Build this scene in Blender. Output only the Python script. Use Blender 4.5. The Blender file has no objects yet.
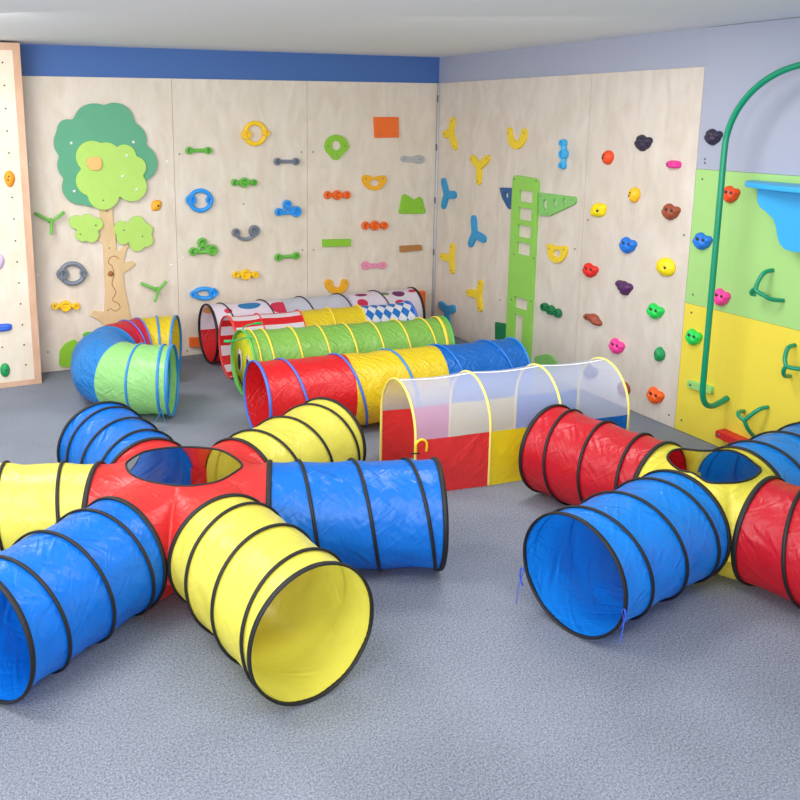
import bpy, bmesh, math, random
from mathutils import Vector, Matrix, noise
random.seed(4)
pi = math.pi
scene = bpy.context.scene
COL = scene.collection

# ------------------------------------------------------------------ camera geometry (metres, z up)
F, PX, PY, CAM_H = 847.0, 320.0, 281.0, 2.05
TH = math.atan2(166.0, 847.0)

def ray(u, v):
    cx, cy, cz = u-PX, -(v-PY), F
    s, k = math.sin(TH), math.cos(TH)
    return Vector((cx, cz*k+cy*s, cy*k-cz*s))
EYE = Vector((0, 0, CAM_H))
def on_z(u, v, z=0.0):
    d = ray(u, v)
    return EYE + d*((z-CAM_H)/d.z)
CORNER = on_z(432, 327)
_a = math.atan2(-392, 863)
DR = -Vector((math.sin(_a), math.cos(_a), 0))      # along the right wall, out of the corner
DB = Vector((-math.cos(_a), math.sin(_a), 0))      # along the back wall, out of the corner
UP = Vector((0, 0, 1))

class Wall:
    front = 0.0
    def __init__(self, xdir, normal, off=0.0):
        self.x, self.n, self.off = xdir, normal, off
        self.o = CORNER + normal*off
    def loc(self, u, v, off=None):                  # wall coordinates (s, z) of a point seen there
        d = ray(u, v)
        if off is None: off = self.front      # things on a wall show their front face
        t = ((self.o + self.n*off) - EYE).dot(self.n)/d.dot(self.n)
        p = EYE + d*t
        return Vector(((p-self.o).dot(self.x), p.z))
    def world(self, s, z, off=0.0):
        return self.o + self.x*s + UP*z + self.n*off
    def matrix(self, s, z, off=0.0):
        p = self.world(s, z, off)
        m = Matrix.Identity(4)
        for i in range(3):
            m[i][0], m[i][1], m[i][2], m[i][3] = self.x[i], UP[i], self.n[i], p[i]
        return m
BACK = Wall(-DB, DR)
RIGHT = Wall(DR, DB)
BOARD = Wall(-DB, DR, 0.27)

RIGHT.front = 0.018; BACK.front = 0.018

# ------------------------------------------------------------------ materials
def lin(c):
    return tuple(((x/255.0)/12.92 if x/255.0 <= 0.04045 else ((x/255.0+0.055)/1.055)**2.4) for x in c)+(1.0,)
def newmat(name):
    m = bpy.data.materials.new(name); m.use_nodes = True
    nt = m.node_tree
    return m, nt, nt.nodes, nt.links, nt.nodes['Principled BSDF']
def N(nt, t, **kw):
    n = nt.nodes.new(t)
    for k, v in kw.items():
        if k in n.inputs: n.inputs[k].default_value = v
        else: setattr(n, k, v)
    return n

def mat_plain(name, rgb, rough=0.45, metal=0.0, var=0.06, bump=0.0, scale=20):
    m, nt, ns, L, b = newmat(name)
    tc = N(nt, 'ShaderNodeTexCoord'); nz = N(nt, 'ShaderNodeTexNoise', Scale=scale, Detail=4.0)
    L.new(tc.outputs['Object'], nz.inputs['Vector'])
    mx = N(nt, 'ShaderNodeMix', data_type='RGBA')
    c = lin(rgb)
    mx.inputs[6].default_value = tuple(x*(1-var) for x in c[:3])+(1,)
    mx.inputs[7].default_value = tuple(min(1, x*(1+var)) for x in c[:3])+(1,)
    L.new(nz.outputs['Fac'], mx.inputs[0]); L.new(mx.outputs[2], b.inputs['Base Color'])
    b.inputs['Roughness'].default_value = rough; b.inputs['Metallic'].default_value = metal
    if bump:
        bp = N(nt, 'ShaderNodeBump', Strength=bump, Distance=0.002)
        L.new(nz.outputs['Fac'], bp.inputs['Height']); L.new(bp.outputs['Normal'], b.inputs['Normal'])
    return m

def fabric_tail(nt, b, colour_socket, rough, trans, wr, wr_scale=1.0):
    """crinkled nylon: crossing stretched creases as bump, part of the light passing through the cloth"""
    L = nt.links
    tc = N(nt, 'ShaderNodeTexCoord')
    hs = []
    for sc, st, rot in ((6*wr_scale, (1, 1, 1), 0.0), (6.5*wr_scale, (2.8, 0.7, 1), 0.75), (8*wr_scale, (3.2, 0.8, 1), -0.8), (26*wr_scale, (1.6, 0.7, 1), 0.35)):
        m0 = N(nt, 'ShaderNodeMapping'); m0.inputs['Rotation'].default_value = (0, 0, rot)
        mp = N(nt, 'ShaderNodeMapping'); mp.inputs['Scale'].default_value = st
        nz = N(nt, 'ShaderNodeTexNoise', Scale=sc, Detail=3.0, Distortion=0.8); nz.noise_type = 'RIDGED_MULTIFRACTAL' if rot else 'FBM'
        L.new(tc.outputs['UV'], m0.inputs['Vector']); L.new(m0.outputs[0], mp.inputs['Vector']); L.new(mp.outputs[0], nz.inputs['Vector'])
        hs.append(nz.outputs['Fac'])
    a = N(nt, 'ShaderNodeMath', operation='ADD'); L.new(hs[0], a.inputs[0]); L.new(hs[1], a.inputs[1])
    a2 = N(nt, 'ShaderNodeMath', operation='MULTIPLY_ADD'); L.new(hs[2], a2.inputs[0]); a2.inputs[1].default_value = 0.6; L.new(a.outputs[0], a2.inputs[2])
    a3 = N(nt, 'ShaderNodeMath', operation='MULTIPLY_ADD'); L.new(hs[3], a3.inputs[0]); a3.inputs[1].default_value = 0.3; L.new(a2.outputs[0], a3.inputs[2])
    bp = N(nt, 'ShaderNodeBump', Strength=min(1.0, wr*1.9), Distance=0.012)
    L.new(a3.outputs[0], bp.inputs['Height'])
    L.new(colour_socket, b.inputs['Base Color'])
    b.inputs['Roughness'].default_value = rough
    b.inputs['Specular IOR Level'].default_value = 0.55
    L.new(bp.outputs['Normal'], b.inputs['Normal'])
    tr = N(nt, 'ShaderNodeBsdfTranslucent'); L.new(colour_socket, tr.inputs['Color']); L.new(bp.outputs['Normal'], tr.inputs['Normal'])
    mx = N(nt, 'ShaderNodeMixShader'); mx.inputs[0].default_value = trans
    L.new(b.outputs[0], mx.inputs[1]); L.new(tr.outputs[0], mx.inputs[2])
    L.new(mx.outputs[0], nt.nodes['Material Output'].inputs['Surface'])

def mat_fabric(name, rgb, rough=0.36, trans=0.3, wr=0.35, wr_scale=1.0):
    m, nt, ns, L, b = newmat(name)
    c = N(nt, 'ShaderNodeRGB'); c.outputs[0].default_value = lin(rgb)
    fabric_tail(nt, b, c.outputs[0], rough, trans, wr, wr_scale)
    return m

def mat_mesh(name, rgb, alpha=0.5):
    """see-through netting"""
    m, nt, ns, L, b = newmat(name)
    b.inputs['Base Color'].default_value = lin(rgb); b.inputs['Roughness'].default_value = 0.7
    tp = N(nt, 'ShaderNodeBsdfTransparent'); mx = N(nt, 'ShaderNodeMixShader'); mx.inputs[0].default_value = alpha
    L.new(tp.outputs[0], mx.inputs[1]); L.new(b.outputs[0], mx.inputs[2])
    L.new(mx.outputs[0], nt.nodes['Material Output'].inputs['Surface'])
    return m

def mat_ply(name, ca, cb, seed=0.0, stain=True):
    m, nt, ns, L, b = newmat(name)
    tc = N(nt, 'ShaderNodeTexCoord')
    mp = N(nt, 'ShaderNodeMapping'); mp.inputs['Scale'].default_value = (5, 1.0, 1); mp.inputs['Location'].default_value = (seed, seed*2, 0)
    L.new(tc.outputs['Object'], mp.inputs['Vector'])
    g = N(nt, 'ShaderNodeTexNoise', Scale=3.0, Detail=6.0, Roughness=0.6, Distortion=0.5); L.new(mp.outputs[0], g.inputs['Vector'])
    mp2 = N(nt, 'ShaderNodeMapping'); mp2.inputs['Scale'].default_value = (2.2, 1.0, 1); mp2.inputs['Location'].default_value = (seed*3, 0, 0)
    L.new(tc.outputs['Object'], mp2.inputs['Vector'])
    cl = N(nt, 'ShaderNodeTexNoise', Scale=2.6, Detail=5.0, Roughness=0.55, Distortion=1.2); L.new(mp2.outputs[0], cl.inputs['Vector'])
    add = N(nt, 'ShaderNodeMath', operation='MULTIPLY_ADD'); L.new(cl.outputs['Fac'], add.inputs[0]); add.inputs[1].default_value = 2.0
    L.new(g.outputs['Fac'], add.inputs[2])
    rp = N(nt, 'ShaderNodeValToRGB'); L.new(add.outputs[0], rp.inputs['Fac'])
    mulr = N(nt, 'ShaderNodeMath', operation='MULTIPLY'); L.new(add.outputs[0], mulr.inputs[0]); mulr.inputs[1].default_value = 0.34
    L.new(mulr.outputs[0], rp.inputs['Fac'])
    e = rp.color_ramp.elements
    e[0].position = 0.38; e[0].color = lin(cb); e[1].position = 0.74; e[1].color = lin(ca)
    L.new(rp.outputs[0], b.inputs['Base Color']); b.inputs['Roughness'].default_value = 0.42
    b.inputs['Specular IOR Level'].default_value = 0.35
    return m

def mat_carpet():
    m, nt, ns, L, b = newmat('grey_blue_carpet')
    tc = N(nt, 'ShaderNodeTexCoord')
    n1 = N(nt, 'ShaderNodeTexNoise', Scale=115.0, Detail=6.0, Roughness=0.85); L.new(tc.outputs['Object'], n1.inputs['Vector'])
    n2 = N(nt, 'ShaderNodeTexNoise', Scale=2.0, Detail=3.0); L.new(tc.outputs['Object'], n2.inputs['Vector'])
    n3 = N(nt, 'ShaderNodeTexNoise', Scale=260.0, Detail=2.0); L.new(tc.outputs['Object'], n3.inputs['Vector'])
    mx = N(nt, 'ShaderNodeMath', operation='MULTIPLY_ADD'); L.new(n3.outputs['Fac'], mx.inputs[0]); mx.inputs[1].default_value = 0.5; L.new(n1.outputs['Fac'], mx.inputs[2])
    m2 = N(nt, 'ShaderNodeMath', operation='MULTIPLY_ADD'); L.new(n2.outputs['Fac'], m2.inputs[0]); m2.inputs[1].default_value = 0.12; L.new(mx.outputs[0], m2.inputs[2])
    rp = N(nt, 'ShaderNodeValToRGB'); L.new(m2.outputs[0], rp.inputs['Fac'])
    e = rp.color_ramp.elements
    e[0].position = 0.64; e[0].color = lin((76, 81, 91)); e[1].position = 0.96; e[1].color = lin((158, 164, 177))
    L.new(rp.outputs[0], b.inputs['Base Color']); b.inputs['Roughness'].default_value = 0.95
    b.inputs['Specular IOR Level'].default_value = 0.1
    bp = N(nt, 'ShaderNodeBump', Strength=0.5, Distance=0.004); L.new(n1.outputs['Fac'], bp.inputs['Height']); L.new(bp.outputs[0], b.inputs['Normal'])
    return m

M = dict(
    black=mat_plain('black_piping', (15, 15, 18), 0.6, bump=0.3),
    carpet=mat_carpet(),
    ceiling=mat_plain('ceiling_paint', (232, 236, 243), 0.8, var=0.01, scale=2),
    ply=mat_ply('birch_plywood', (232, 223, 212), (215, 202, 185)),
    ply2=mat_ply('birch_plywood_cool', (223, 214, 204), (204, 193, 180), 4.0),
    ply3=mat_ply('birch_plywood_board', (233, 224, 208), (221, 205, 182), 7.0),
    frame=mat_ply('pine_frame', (222, 186, 160), (200, 158, 128), 2.0),
    treewood=mat_ply('tree_wood', (226, 198, 155), (212, 182, 138), 3.0),
    grey_wall=mat_plain('lavender_grey_panel', (163, 168, 187), 0.5, var=0.015, scale=3),
    green_wall=mat_plain('pale_green_panel', (160, 206, 124), 0.5, var=0.02, scale=3),
    yellow_wall=mat_plain('yellow_panel', (230, 210, 68), 0.5, var=0.02, scale=3),
    blue_wall=mat_plain('blue_wall_paint', (66, 106, 172), 0.6, var=0.02, scale=3),
    white_trim=mat_plain('grey_white_trim', (196, 196, 200), 0.5),
    steel=mat_plain('bolt_steel', (120, 120, 125), 0.35, 0.6),
    white_dot=mat_plain('white_bolt_cover', (245, 243, 238), 0.5),
    hole=mat_plain('hole_shade_plug', (60, 56, 52), 0.7),
    pole=mat_plain('green_painted_steel', (0, 138, 100), 0.28, var=0.03),
    basin=mat_plain('light_blue_board', (48, 164, 224), 0.4, var=0.02),
    lamp=None,
)
def hm(name, rgb, rough=0.4, **k):
    M[name] = mat_plain(name, rgb, rough, **k)
for nm, c in dict(p_green=(104, 186, 70), p_yellow=(248, 206, 34), p_blue=(40, 152, 236), p_grey=(120, 128, 142), p_orange=(240, 112, 42),
                  w_green=(136, 194, 48), w_amber=(236, 172, 32), w_grey=(172, 174, 176), w_pink=(226, 142, 172), w_brown=(176, 120, 66),
                  w_yellow=(234, 202, 44), w_blue=(44, 146, 200), w_orange=(238, 108, 36), w_ladder=(140, 200, 84), w_pale=(128, 192, 104),
                  w_navy=(34, 84, 136), w_dkgreen=(20, 116, 70), w_crown=(88, 164, 128), w_leaf=(176, 216, 104), w_lightblue=(60, 172, 226),
                  w_knob=(166, 96, 50), w_tan=(238, 186, 112), bar_red=(206, 36, 34), bar_green=(150, 208, 116),
                  r_redorange=(232, 74, 26), r_black=(48, 40, 66), r_pink=(232, 52, 150), r_amber=(248, 188, 24), r_yellow=(244, 218, 16),
                  r_brown=(154, 72, 46), r_blue=(26, 116, 216), r_red=(228, 40, 34), r_purple=(82, 38, 92), r_lime=(30, 208, 84),
                  r_green=(16, 150, 82), r_hotpink=(248, 66, 158), r_orange=(250, 98, 20), r_orange2=(246, 150, 24), r_lilac=(208, 188, 224), r_royal=(48, 98, 208),
                  r_darkpurple=(96, 70, 110)).items():
    hm(nm, c, 0.38 if nm[0] == 'p' else 0.5, bump=0.25 if nm[0] == 'r' else 0.0, scale=60 if nm[0] == 'r' else 12)

FB = dict(
    blue=mat_fabric('blue_nylon', (8, 120, 222)), yellow=mat_fabric('yellow_nylon', (238, 230, 96), wr=0.2),
    hub_red=mat_fabric('red_hub_nylon', (226, 56, 54), wr=0.3), hub_yellow=mat_fabric('yellow_hub_nylon', (240, 228, 80), wr=0.3),
    blue2=mat_fabric('bright_blue_nylon', (24, 140, 236), wr=0.4), red2=mat_fabric('deep_red_nylon', (208, 28, 44), wr=0.3),
    red=mat_fabric('red_nylon', (222, 32, 38), trans=0.25, wr=0.25, wr_scale=1.6), gold=mat_fabric('golden_yellow_nylon', (244, 216, 40), wr=0.4, wr_scale=1.6),
    arch_red=mat_fabric('bright_red_nylon', (238, 58, 56), trans=0.3, wr=0.5, wr_scale=0.8), arch_yellow=mat_fabric('bright_yellow_nylon', (250, 226, 40), trans=0.3, wr=0.25, wr_scale=0.8), dblue=mat_fabric('ocean_blue_nylon', (12, 112, 208), wr=0.5, wr_scale=1.6), green=mat_fabric('leaf_green_nylon', (146, 204, 92), wr=0.35, wr_scale=1.6),
    pale_green=mat_fabric('pale_green_nylon', (160, 222, 136), wr=0.3, wr_scale=1.4), sky=mat_fabric('sky_blue_nylon', (32, 140, 226), wr=0.5, wr_scale=1.6),
    crimson=mat_fabric('crimson_nylon', (214, 34, 62), wr=0.35, wr_scale=1.4), white=mat_fabric('white_nylon', (236, 226, 236), wr=0.2),
    lemon=mat_fabric('lemon_nylon', (226, 226, 40), wr=0.2), orange=mat_fabric('peach_nylon', (240, 168, 100), wr=0.2),
)
NET = mat_mesh('white_netting', (196, 204, 236), 0.42)
NET2 = mat_mesh('pale_blue_netting', (214, 220, 240), 0.5)
hm('pipe_blue', (40, 134, 208)); hm('pipe_deep_blue', (18, 112, 206)); hm('pipe_royal', (66, 110, 206)); hm('pipe_yellow', (246, 216, 70)); hm('pipe_green', (90, 190, 90))
hm('pipe_red', (226, 60, 58)); hm('pipe_pale_yellow', (250, 232, 120)); hm('string_blue', (52, 92, 214)); hm('antenna_green', (40, 170, 96))

def mat_diamonds():
    m, nt, ns, L, b = newmat('blue_white_diamond_print')
    tc = N(nt, 'ShaderNodeTexCoord'); sp = N(nt, 'ShaderNodeSeparateXYZ'); L.new(tc.outputs['UV'], sp.inputs[0])
    def lincomb(a, c):
        m1 = N(nt, 'ShaderNodeMath', operation='MULTIPLY'); L.new(sp.outputs[0], m1.inputs[0]); m1.inputs[1].default_value = a
        m2 = N(nt, 'ShaderNodeMath', operation='MULTIPLY_ADD'); L.new(sp.outputs[1], m2.inputs[0]); m2.inputs[1].default_value = c; L.new(m1.outputs[0], m2.inputs[2])
        return m2.outputs[0]
    cb = N(nt, 'ShaderNodeCombineXYZ'); L.new(lincomb(12.5, 7.5), cb.inputs[0]); L.new(lincomb(12.5, -7.5), cb.inputs[1]); cb.inputs[2].default_value = 0.5
    ck = N(nt, 'ShaderNodeTexChecker', Scale=1.0); ck.inputs['Color1'].default_value = lin((236, 236, 244)); ck.inputs['Color2'].default_value = lin((28, 118, 206))
    L.new(cb.outputs[0], ck.inputs['Vector'])
    fabric_tail(nt, b, ck.outputs[0], 0.5, 0.25, 0.3, 1.5)
    return m
def mat_dots(dots, base):
    m, nt, ns, L, b = newmat('white_cloth_with_coloured_dots')
    tc = N(nt, 'ShaderNodeTexCoord')
    cur = N(nt, 'ShaderNodeRGB'); cur.outputs[0].default_value = lin(base); cur = cur.outputs[0]
    for (x, y, rx, ry, c) in dots:
        mp = N(nt, 'ShaderNodeMapping'); mp.inputs['Location'].default_value = (-x/rx, -y/ry, 0); mp.inputs['Scale'].default_value = (1/rx, 1/ry, 0)
        L.new(tc.outputs['UV'], mp.inputs['Vector'])
        ln = N(nt, 'ShaderNodeVectorMath', operation='LENGTH'); L.new(mp.outputs[0], ln.inputs[0])
        lt = N(nt, 'ShaderNodeMath', operation='LESS_THAN'); L.new(ln.outputs['Value'], lt.inputs[0]); lt.inputs[1].default_value = 1.0
        mx = N(nt, 'ShaderNodeMix', data_type='RGBA'); L.new(lt.outputs[0], mx.inputs[0]); L.new(cur, mx.inputs[6]); mx.inputs[7].default_value = lin(c)
        cur = mx.outputs[2]
    fabric_tail(nt, b, cur, 0.5, 0.25, 0.15, 1.0)
    return m

# ------------------------------------------------------------------ object helpers
SPLIT = {'bolt', 'screw', 'panel_bolt', 'bolt_hole', 'white_bolt_cover', 'bolt_cover', 'hinge_plate', 'bracket'}
def islands(bm):
    """one bmesh per loose piece"""
    bm.verts.index_update(); seen = set(); out = []
    for v in bm.verts:
        if v.index in seen: continue
        st = [v]; seen.add(v.index); grp = []
        while st:
            x = st.pop(); grp.append(x)
            for e in x.link_edges:
                y = e.other_vert(x)
                if y.index not in seen: seen.add(y.index); st.append(y)
        nb = bmesh.new(); mp = {x: nb.verts.new(x.co) for x in grp}
        for f in {f for x in grp for f in x.link_faces}: nb.faces.new([mp[x] for x in f.verts])
        out.append(nb)
    bm.free()
    return out
def obj(name, bm, mats, parent=None, smooth=True, mw=None):
    if name in SPLIT:
        o = None
        for nb in islands(bm): o = obj1(name, nb, mats, parent, smooth, mw)
        return o
    return obj1(name, bm, mats, parent, smooth, mw)
def obj1(name, bm, mats, parent=None, smooth=True, mw=None):
    me = bpy.data.meshes.new(name)
    bm.to_mesh(me); bm.free()
    if not isinstance(mats, (list, tuple)): mats = [mats]
    for m in mats: me.materials.append(m)
    if smooth:
        for p in me.polygons: p.use_smooth = True
    o = bpy.data.objects.new(name, me); COL.objects.link(o)
    if mw is not None: o.matrix_world = mw
    if parent is not None: o.parent = parent
    return o
def empty(name, label, cat, mw=None, group=None):
    o = bpy.data.objects.new(name, None); COL.objects.link(o); o.empty_display_size = 0.1
    if mw is not None: o.matrix_world = mw
    o['label'] = label; o['category'] = cat
    if group: o['group'] = group
    return o
def tag(o, label, cat, group=None):
    o['label'] = label; o['category'] = cat
    if group: o['group'] = group
    return o
def struct(o):
    o['kind'] = 'structure'; return o
def T(x, y, z=0): return Matrix.Translation((x, y, z))

def auto_smooth(o, ang=40):
    me = o.data
    bm = bmesh.new(); bm.from_mesh(me)
    for e in bm.edges:
        if len(e.link_faces) == 2: e.smooth = e.calc_face_angle(0) < math.radians(ang)
    bm.to_mesh(me); bm.free()

def catmull(pts, n=8, closed=False):
    P = [Vector(p) for p in pts]; out = []
    m = len(P)
    rng = range(m) if closed else range(m-1)
    for i in rng:
        g = lambda k: P[k % m] if closed else P[max(0, min(m-1, k))]
        p0, p1, p2, p3 = g(i-1), g(i), g(i+1), g(i+2)
        for j in range(n):
            t = j/n
            out.append(0.5*((2*p1)+(p2-p0)*t+(2*p0-5*p1+4*p2-p3)*t*t+(3*p1-p0-3*p2+p3)*t**3))
    if not closed: out.append(P[-1])
    return out

def sweep(bm, pts, r, seg=10, closed=False, flat=None, ref=None):
    """tube along 3-D points; flat=(a,b) gives an elliptical section (a across ref, b along ref)"""
    P = [Vector(p) for p in pts]; n = len(P)
    rings = []
    prev = None
    for i in range(n):
        if closed: t = P[(i+1) % n]-P[i-1]
        else: t = P[min(n-1, i+1)]-P[max(0, i-1)]
        t.normalize()
        if ref is not None: a = (ref if isinstance(ref, Vector) else ref(i))
        elif prev is None: a = Vector((0, 0, 1)) if abs(t.z) < 0.9 else Vector((1, 0, 0))
        else: a = prev
        a = (a - t*a.dot(t)).normalized(); prev = a
        b = t.cross(a)
        ra, rb = flat if flat else (r if not callable(r) else r(i/(n-1)),)*2
        rings.append([bm.verts.new(P[i]+a*(math.cos(q*2*pi/seg)*rb)+b*(math.sin(q*2*pi/seg)*ra)) for q in range(seg)])
    m = n if closed else n-1
    for i in range(m):
        A, B = rings[i], rings[(i+1) % n]
        for q in range(seg):
            bm.faces.new((A[q], A[(q+1) % seg], B[(q+1) % seg], B[q]))
    if not closed:
        bm.faces.new(list(reversed(rings[0]))); bm.faces.new(rings[-1])
    return bm

def lathe(bm, prof, cx=0, cy=0, seg=20, z0=0):
    rings = []
    for (r, z) in prof:
        if r < 1e-6: rings.append([bm.verts.new((cx, cy, z+z0))])
        else: rings.append([bm.verts.new((cx+r*math.cos(q*2*pi/seg), cy+r*math.sin(q*2*pi/seg), z+z0)) for q in range(seg)])
    for A, B in zip(rings, rings[1:]):
        for q in range(seg):
            q2 = (q+1) % seg
            if len(A) == 1 and len(B) == 1: continue
            if len(A) == 1: bm.faces.new((A[0], B[q], B[q2]))
            elif len(B) == 1: bm.faces.new((A[q], A[q2], B[0]))
            else: bm.faces.new((A[q], A[q2], B[q2], B[q]))
    return bm

def box(bm, x0, x1, y0, y1, z0, z1):
    v = [bm.verts.new((x, y, z)) for x in (x0, x1) for y in (y0, y1) for z in (z0, z1)]
    for f in ((0, 1, 3, 2), (4, 6, 7, 5), (0, 4, 5, 1), (2, 3, 7, 6), (0, 2, 6, 4), (1, 5, 7, 3)):
        bm.faces.new([v[i] for i in f])
    return bm
def bevel(bm, w, seg=2, ang=30):
    es = [e for e in bm.edges if len(e.link_faces) == 2 and e.calc_face_angle(0) > math.radians(ang)]
    bmesh.ops.bevel(bm, geom=es, offset=w, segments=seg, affect='EDGES', profile=0.5)

def plate(outer, holes=(), thick=0.018, z0=0.0, bev=0.0025):
    """flat board with holes, cut from wall-plane outlines"""
    bm = bmesh.new(); edges = []
    for loop in [outer]+list(holes):
        vs = [bm.verts.new((p[0], p[1], z0)) for p in loop]
        for i in range(len(vs)): edges.append(bm.edges.new((vs[i], vs[(i+1) % len(vs)])))
    bmesh.ops.triangle_fill(bm, use_beauty=True, use_dissolve=False, edges=edges)
    bmesh.ops.recalc_face_normals(bm, faces=bm.faces)
    r = bmesh.ops.extrude_face_region(bm, geom=list(bm.faces))
    vs = [g for g in r['geom'] if isinstance(g, bmesh.types.BMVert)]
    bmesh.ops.translate(bm, verts=vs, vec=(0, 0, thick))
    bmesh.ops.recalc_face_normals(bm, faces=bm.faces)
    if bev:
        es = [e for e in bm.edges if len(e.link_faces) == 2 and e.calc_face_angle(0) > 1.0 and all(abs(v.co.z-(z0+thick)) < 1e-5 for v in e.verts)]
        try: bmesh.ops.bevel(bm, geom=es, offset=bev, segments=2, affect='EDGES', profile=0.5)
        except Exception: pass
    return bm
def rpoly(pts, r, n=4):
    """round the corners of a polygon"""
    P = [Vector(p).to_2d() if len(p) > 2 else Vector(p) for p in pts]; out = []
    m = len(P)
    for i in range(m):
        a, b, c = P[i-1], P[i], P[(i+1) % m]
        d1, d2 = (a-b), (c-b)
        k = min(r, d1.length*0.45, d2.length*0.45)
        s, e = b+d1.normalized()*k, b+d2.normalized()*k
        for j in range(n+1):
            t = j/n
            out.append(s*(1-t)**2+b*2*t*(1-t)+e*t*t)
    return out
def circ(cx, cy, rx, ry=None, n=18): return [(cx+rx*math.cos(q*2*pi/n), cy+(ry or rx)*math.sin(q*2*pi/n)) for q in range(n)]

def union_outline(circles, capsules=(), c=(0, 0), n=120, smooth=1):
    """star-shaped outline of overlapping discs / capsules seen from c"""
    out = []
    for k in range(n):
        a = 2*pi*k/n; d = Vector((math.cos(a), math.sin(a)))
        best = 0.001
        for (x, y, r) in circles:
            o = Vector((c[0]-x, c[1]-y)); b = o.dot(d); q = o.dot(o)-r*r; D = b*b-q
            if D > 0: best = max(best, -b+math.sqrt(D))
        for (x, y, w) in capsules:      # capsule c -> (x,y) of half width w
            tip = Vector((x-c[0], y-c[1])); ln = tip.length; t = tip/ln; s = abs(d.x*t.y-d.y*t.x); cc = d.dot(t)
            if cc > 0:
                tt = w/max(s, 1e-6)
                if tt*cc <= ln: best = max(best, tt)
                else:
                    o = -tip; b = o.dot(d); D = b*b-(o.dot(o)-w*w)
                    if D > 0: best = max(best, -b+math.sqrt(D))
        out.append(best)
    for _ in range(smooth):
        out = [(out[i-1]+2*out[i]+out[(i+1) % n])/4 for i in range(n)]
    return [(c[0]+r*math.cos(2*pi*k/n), c[1]+r*math.sin(2*pi*k/n)) for k, r in enumerate(out)]

# ================================================================== THE ROOM
CEIL_Z = 2.575
BACK_LEN, RIGHT_LEN = 7.0, 8.4
def wallbox(wall, s0, s1, z0, z1, d0, d1):
    bm = bmesh.new(); box(bm, s0, s1, z0, z1, d0, d1); return bm
# floor and ceiling as slabs
def slab(name, z0, z1, m):
    bm = bmesh.new()
    ps = [CORNER-DB*0.03-DR*0.03, CORNER+DB*BACK_LEN-DR*0.03, CORNER+DB*BACK_LEN+DR*RIGHT_LEN, CORNER+DR*RIGHT_LEN-DB*0.03]
    a = [bm.verts.new((p.x, p.y, z0)) for p in ps]; b = [bm.verts.new((p.x, p.y, z1)) for p in ps]
    bm.faces.new(a); bm.faces.new(b)
    for i in range(4): bm.faces.new((a[i], a[(i+1) % 4], b[(i+1) % 4], b[i]))
    bmesh.ops.recalc_face_normals(bm, faces=bm.faces)
    return struct(obj(name, bm, m, smooth=False))
slab('floor', -0.1, 0.0, M['carpet'])
slab('ceiling', CEIL_Z, CEIL_Z+0.1, M['ceiling'])
wb = struct(obj('wall_back', wallbox(BACK, -BACK_LEN, 0.018, 0, CEIL_Z, -0.12, -0.018), M['blue_wall'], smooth=False, mw=BACK.matrix(0, 0)))
wr = struct(obj('wall_right', wallbox(RIGHT, -0.018, RIGHT_LEN, 0, CEIL_Z, -0.12, -0.018), M['grey_wall'], smooth=False, mw=RIGHT.matrix(0, 0)))
PT = 2.44
seams = [0.0, -1.336, -2.536, -3.736, -4.936, -6.136, -7.0]
for i in range(len(seams)-1):
    bm = wallbox(BACK, seams[i+1]+0.0015, seams[i]-0.0015, 0.004, PT-0.1, -0.018, 0); bevel(bm, 0.0015, 1)
    obj('plywood_panel', bm, M['ply'], wb, smooth=False)
rs = [0.004, 0.995, 2.045, 3.032]
for i in range(3):
    bm = wallbox(RIGHT, rs[i]+0.0015, rs[i+1]-0.0015, 0.004, PT-0.1, -0.018, 0); bevel(bm, 0.0015, 1)
    obj('plywood_panel', bm, M['ply2'], wr, smooth=False)
for s0, s1 in ((3.032, 4.25), (4.25, 5.47)):
    for nm, z0, z1, mm in (('yellow_panel', 0.004, 0.862, 'yellow_wall'), ('green_panel', 0.862, 1.719, 'green_wall'), ('grey_panel', 1.719, CEIL_Z-0.004, 'grey_wall')):
        bm = wallbox(RIGHT, s0+0.001, s1-0.001, z0+0.001, z1-0.001, -0.018, 0.0); bevel(bm, 0.0015, 1)
        obj(nm, bm, M[mm], wr, smooth=False)
bm = bmesh.new(); box(bm, 0.0, 0.035, 0.0, 2.34, 0.0, 0.012); bevel(bm, 0.003, 2)
st = struct(obj('trim_1', bm, M['white_trim'], mw=RIGHT.matrix(0, 0)))
bm = bmesh.new()
for z in (0.75, 1.25, 1.75, 2.2): box(bm, 0.006, 0.03, z-0.03, z+0.03, 0.0125, 0.016)
obj('hinge_plate', bm, M['steel'], st, smooth=False)
# bolts visible in the panels
def bolts(wall, root, pts, m, name='panel_bolt', r=0.007):
    bm = bmesh.new()
    for (u, v) in pts:
        s, z = wall.loc(u, v, 0.0)
        lathe(bm, [(r, 0.0), (r, 0.002), (r*0.6, 0.003), (0, 0.003)], s, z, 10)
    obj(name, bm, m, root)
bolts(BACK, wb, [(179.5, 154), (301.5, 152), (313, 152), (243.5, 204), (302.5, 250), (313.5, 250), (48, 352), (187, 351)], M['steel'])
bolts(BACK, wb, [(29.5, 165), (37.5, 275), (167, 161.5), (171, 265), (183, 258)], M['white_dot'], 'white_bolt_cover', 0.011)
bolts(RIGHT, wr, [(588, 220), (575, 249), (684, 235), (702.5, 179), (705, 159), (705, 163), (693, 294.5), (691.5, 312.5), (669, 415), (681.5, 420), (470, 160), (500, 300)], M['steel'])

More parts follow.
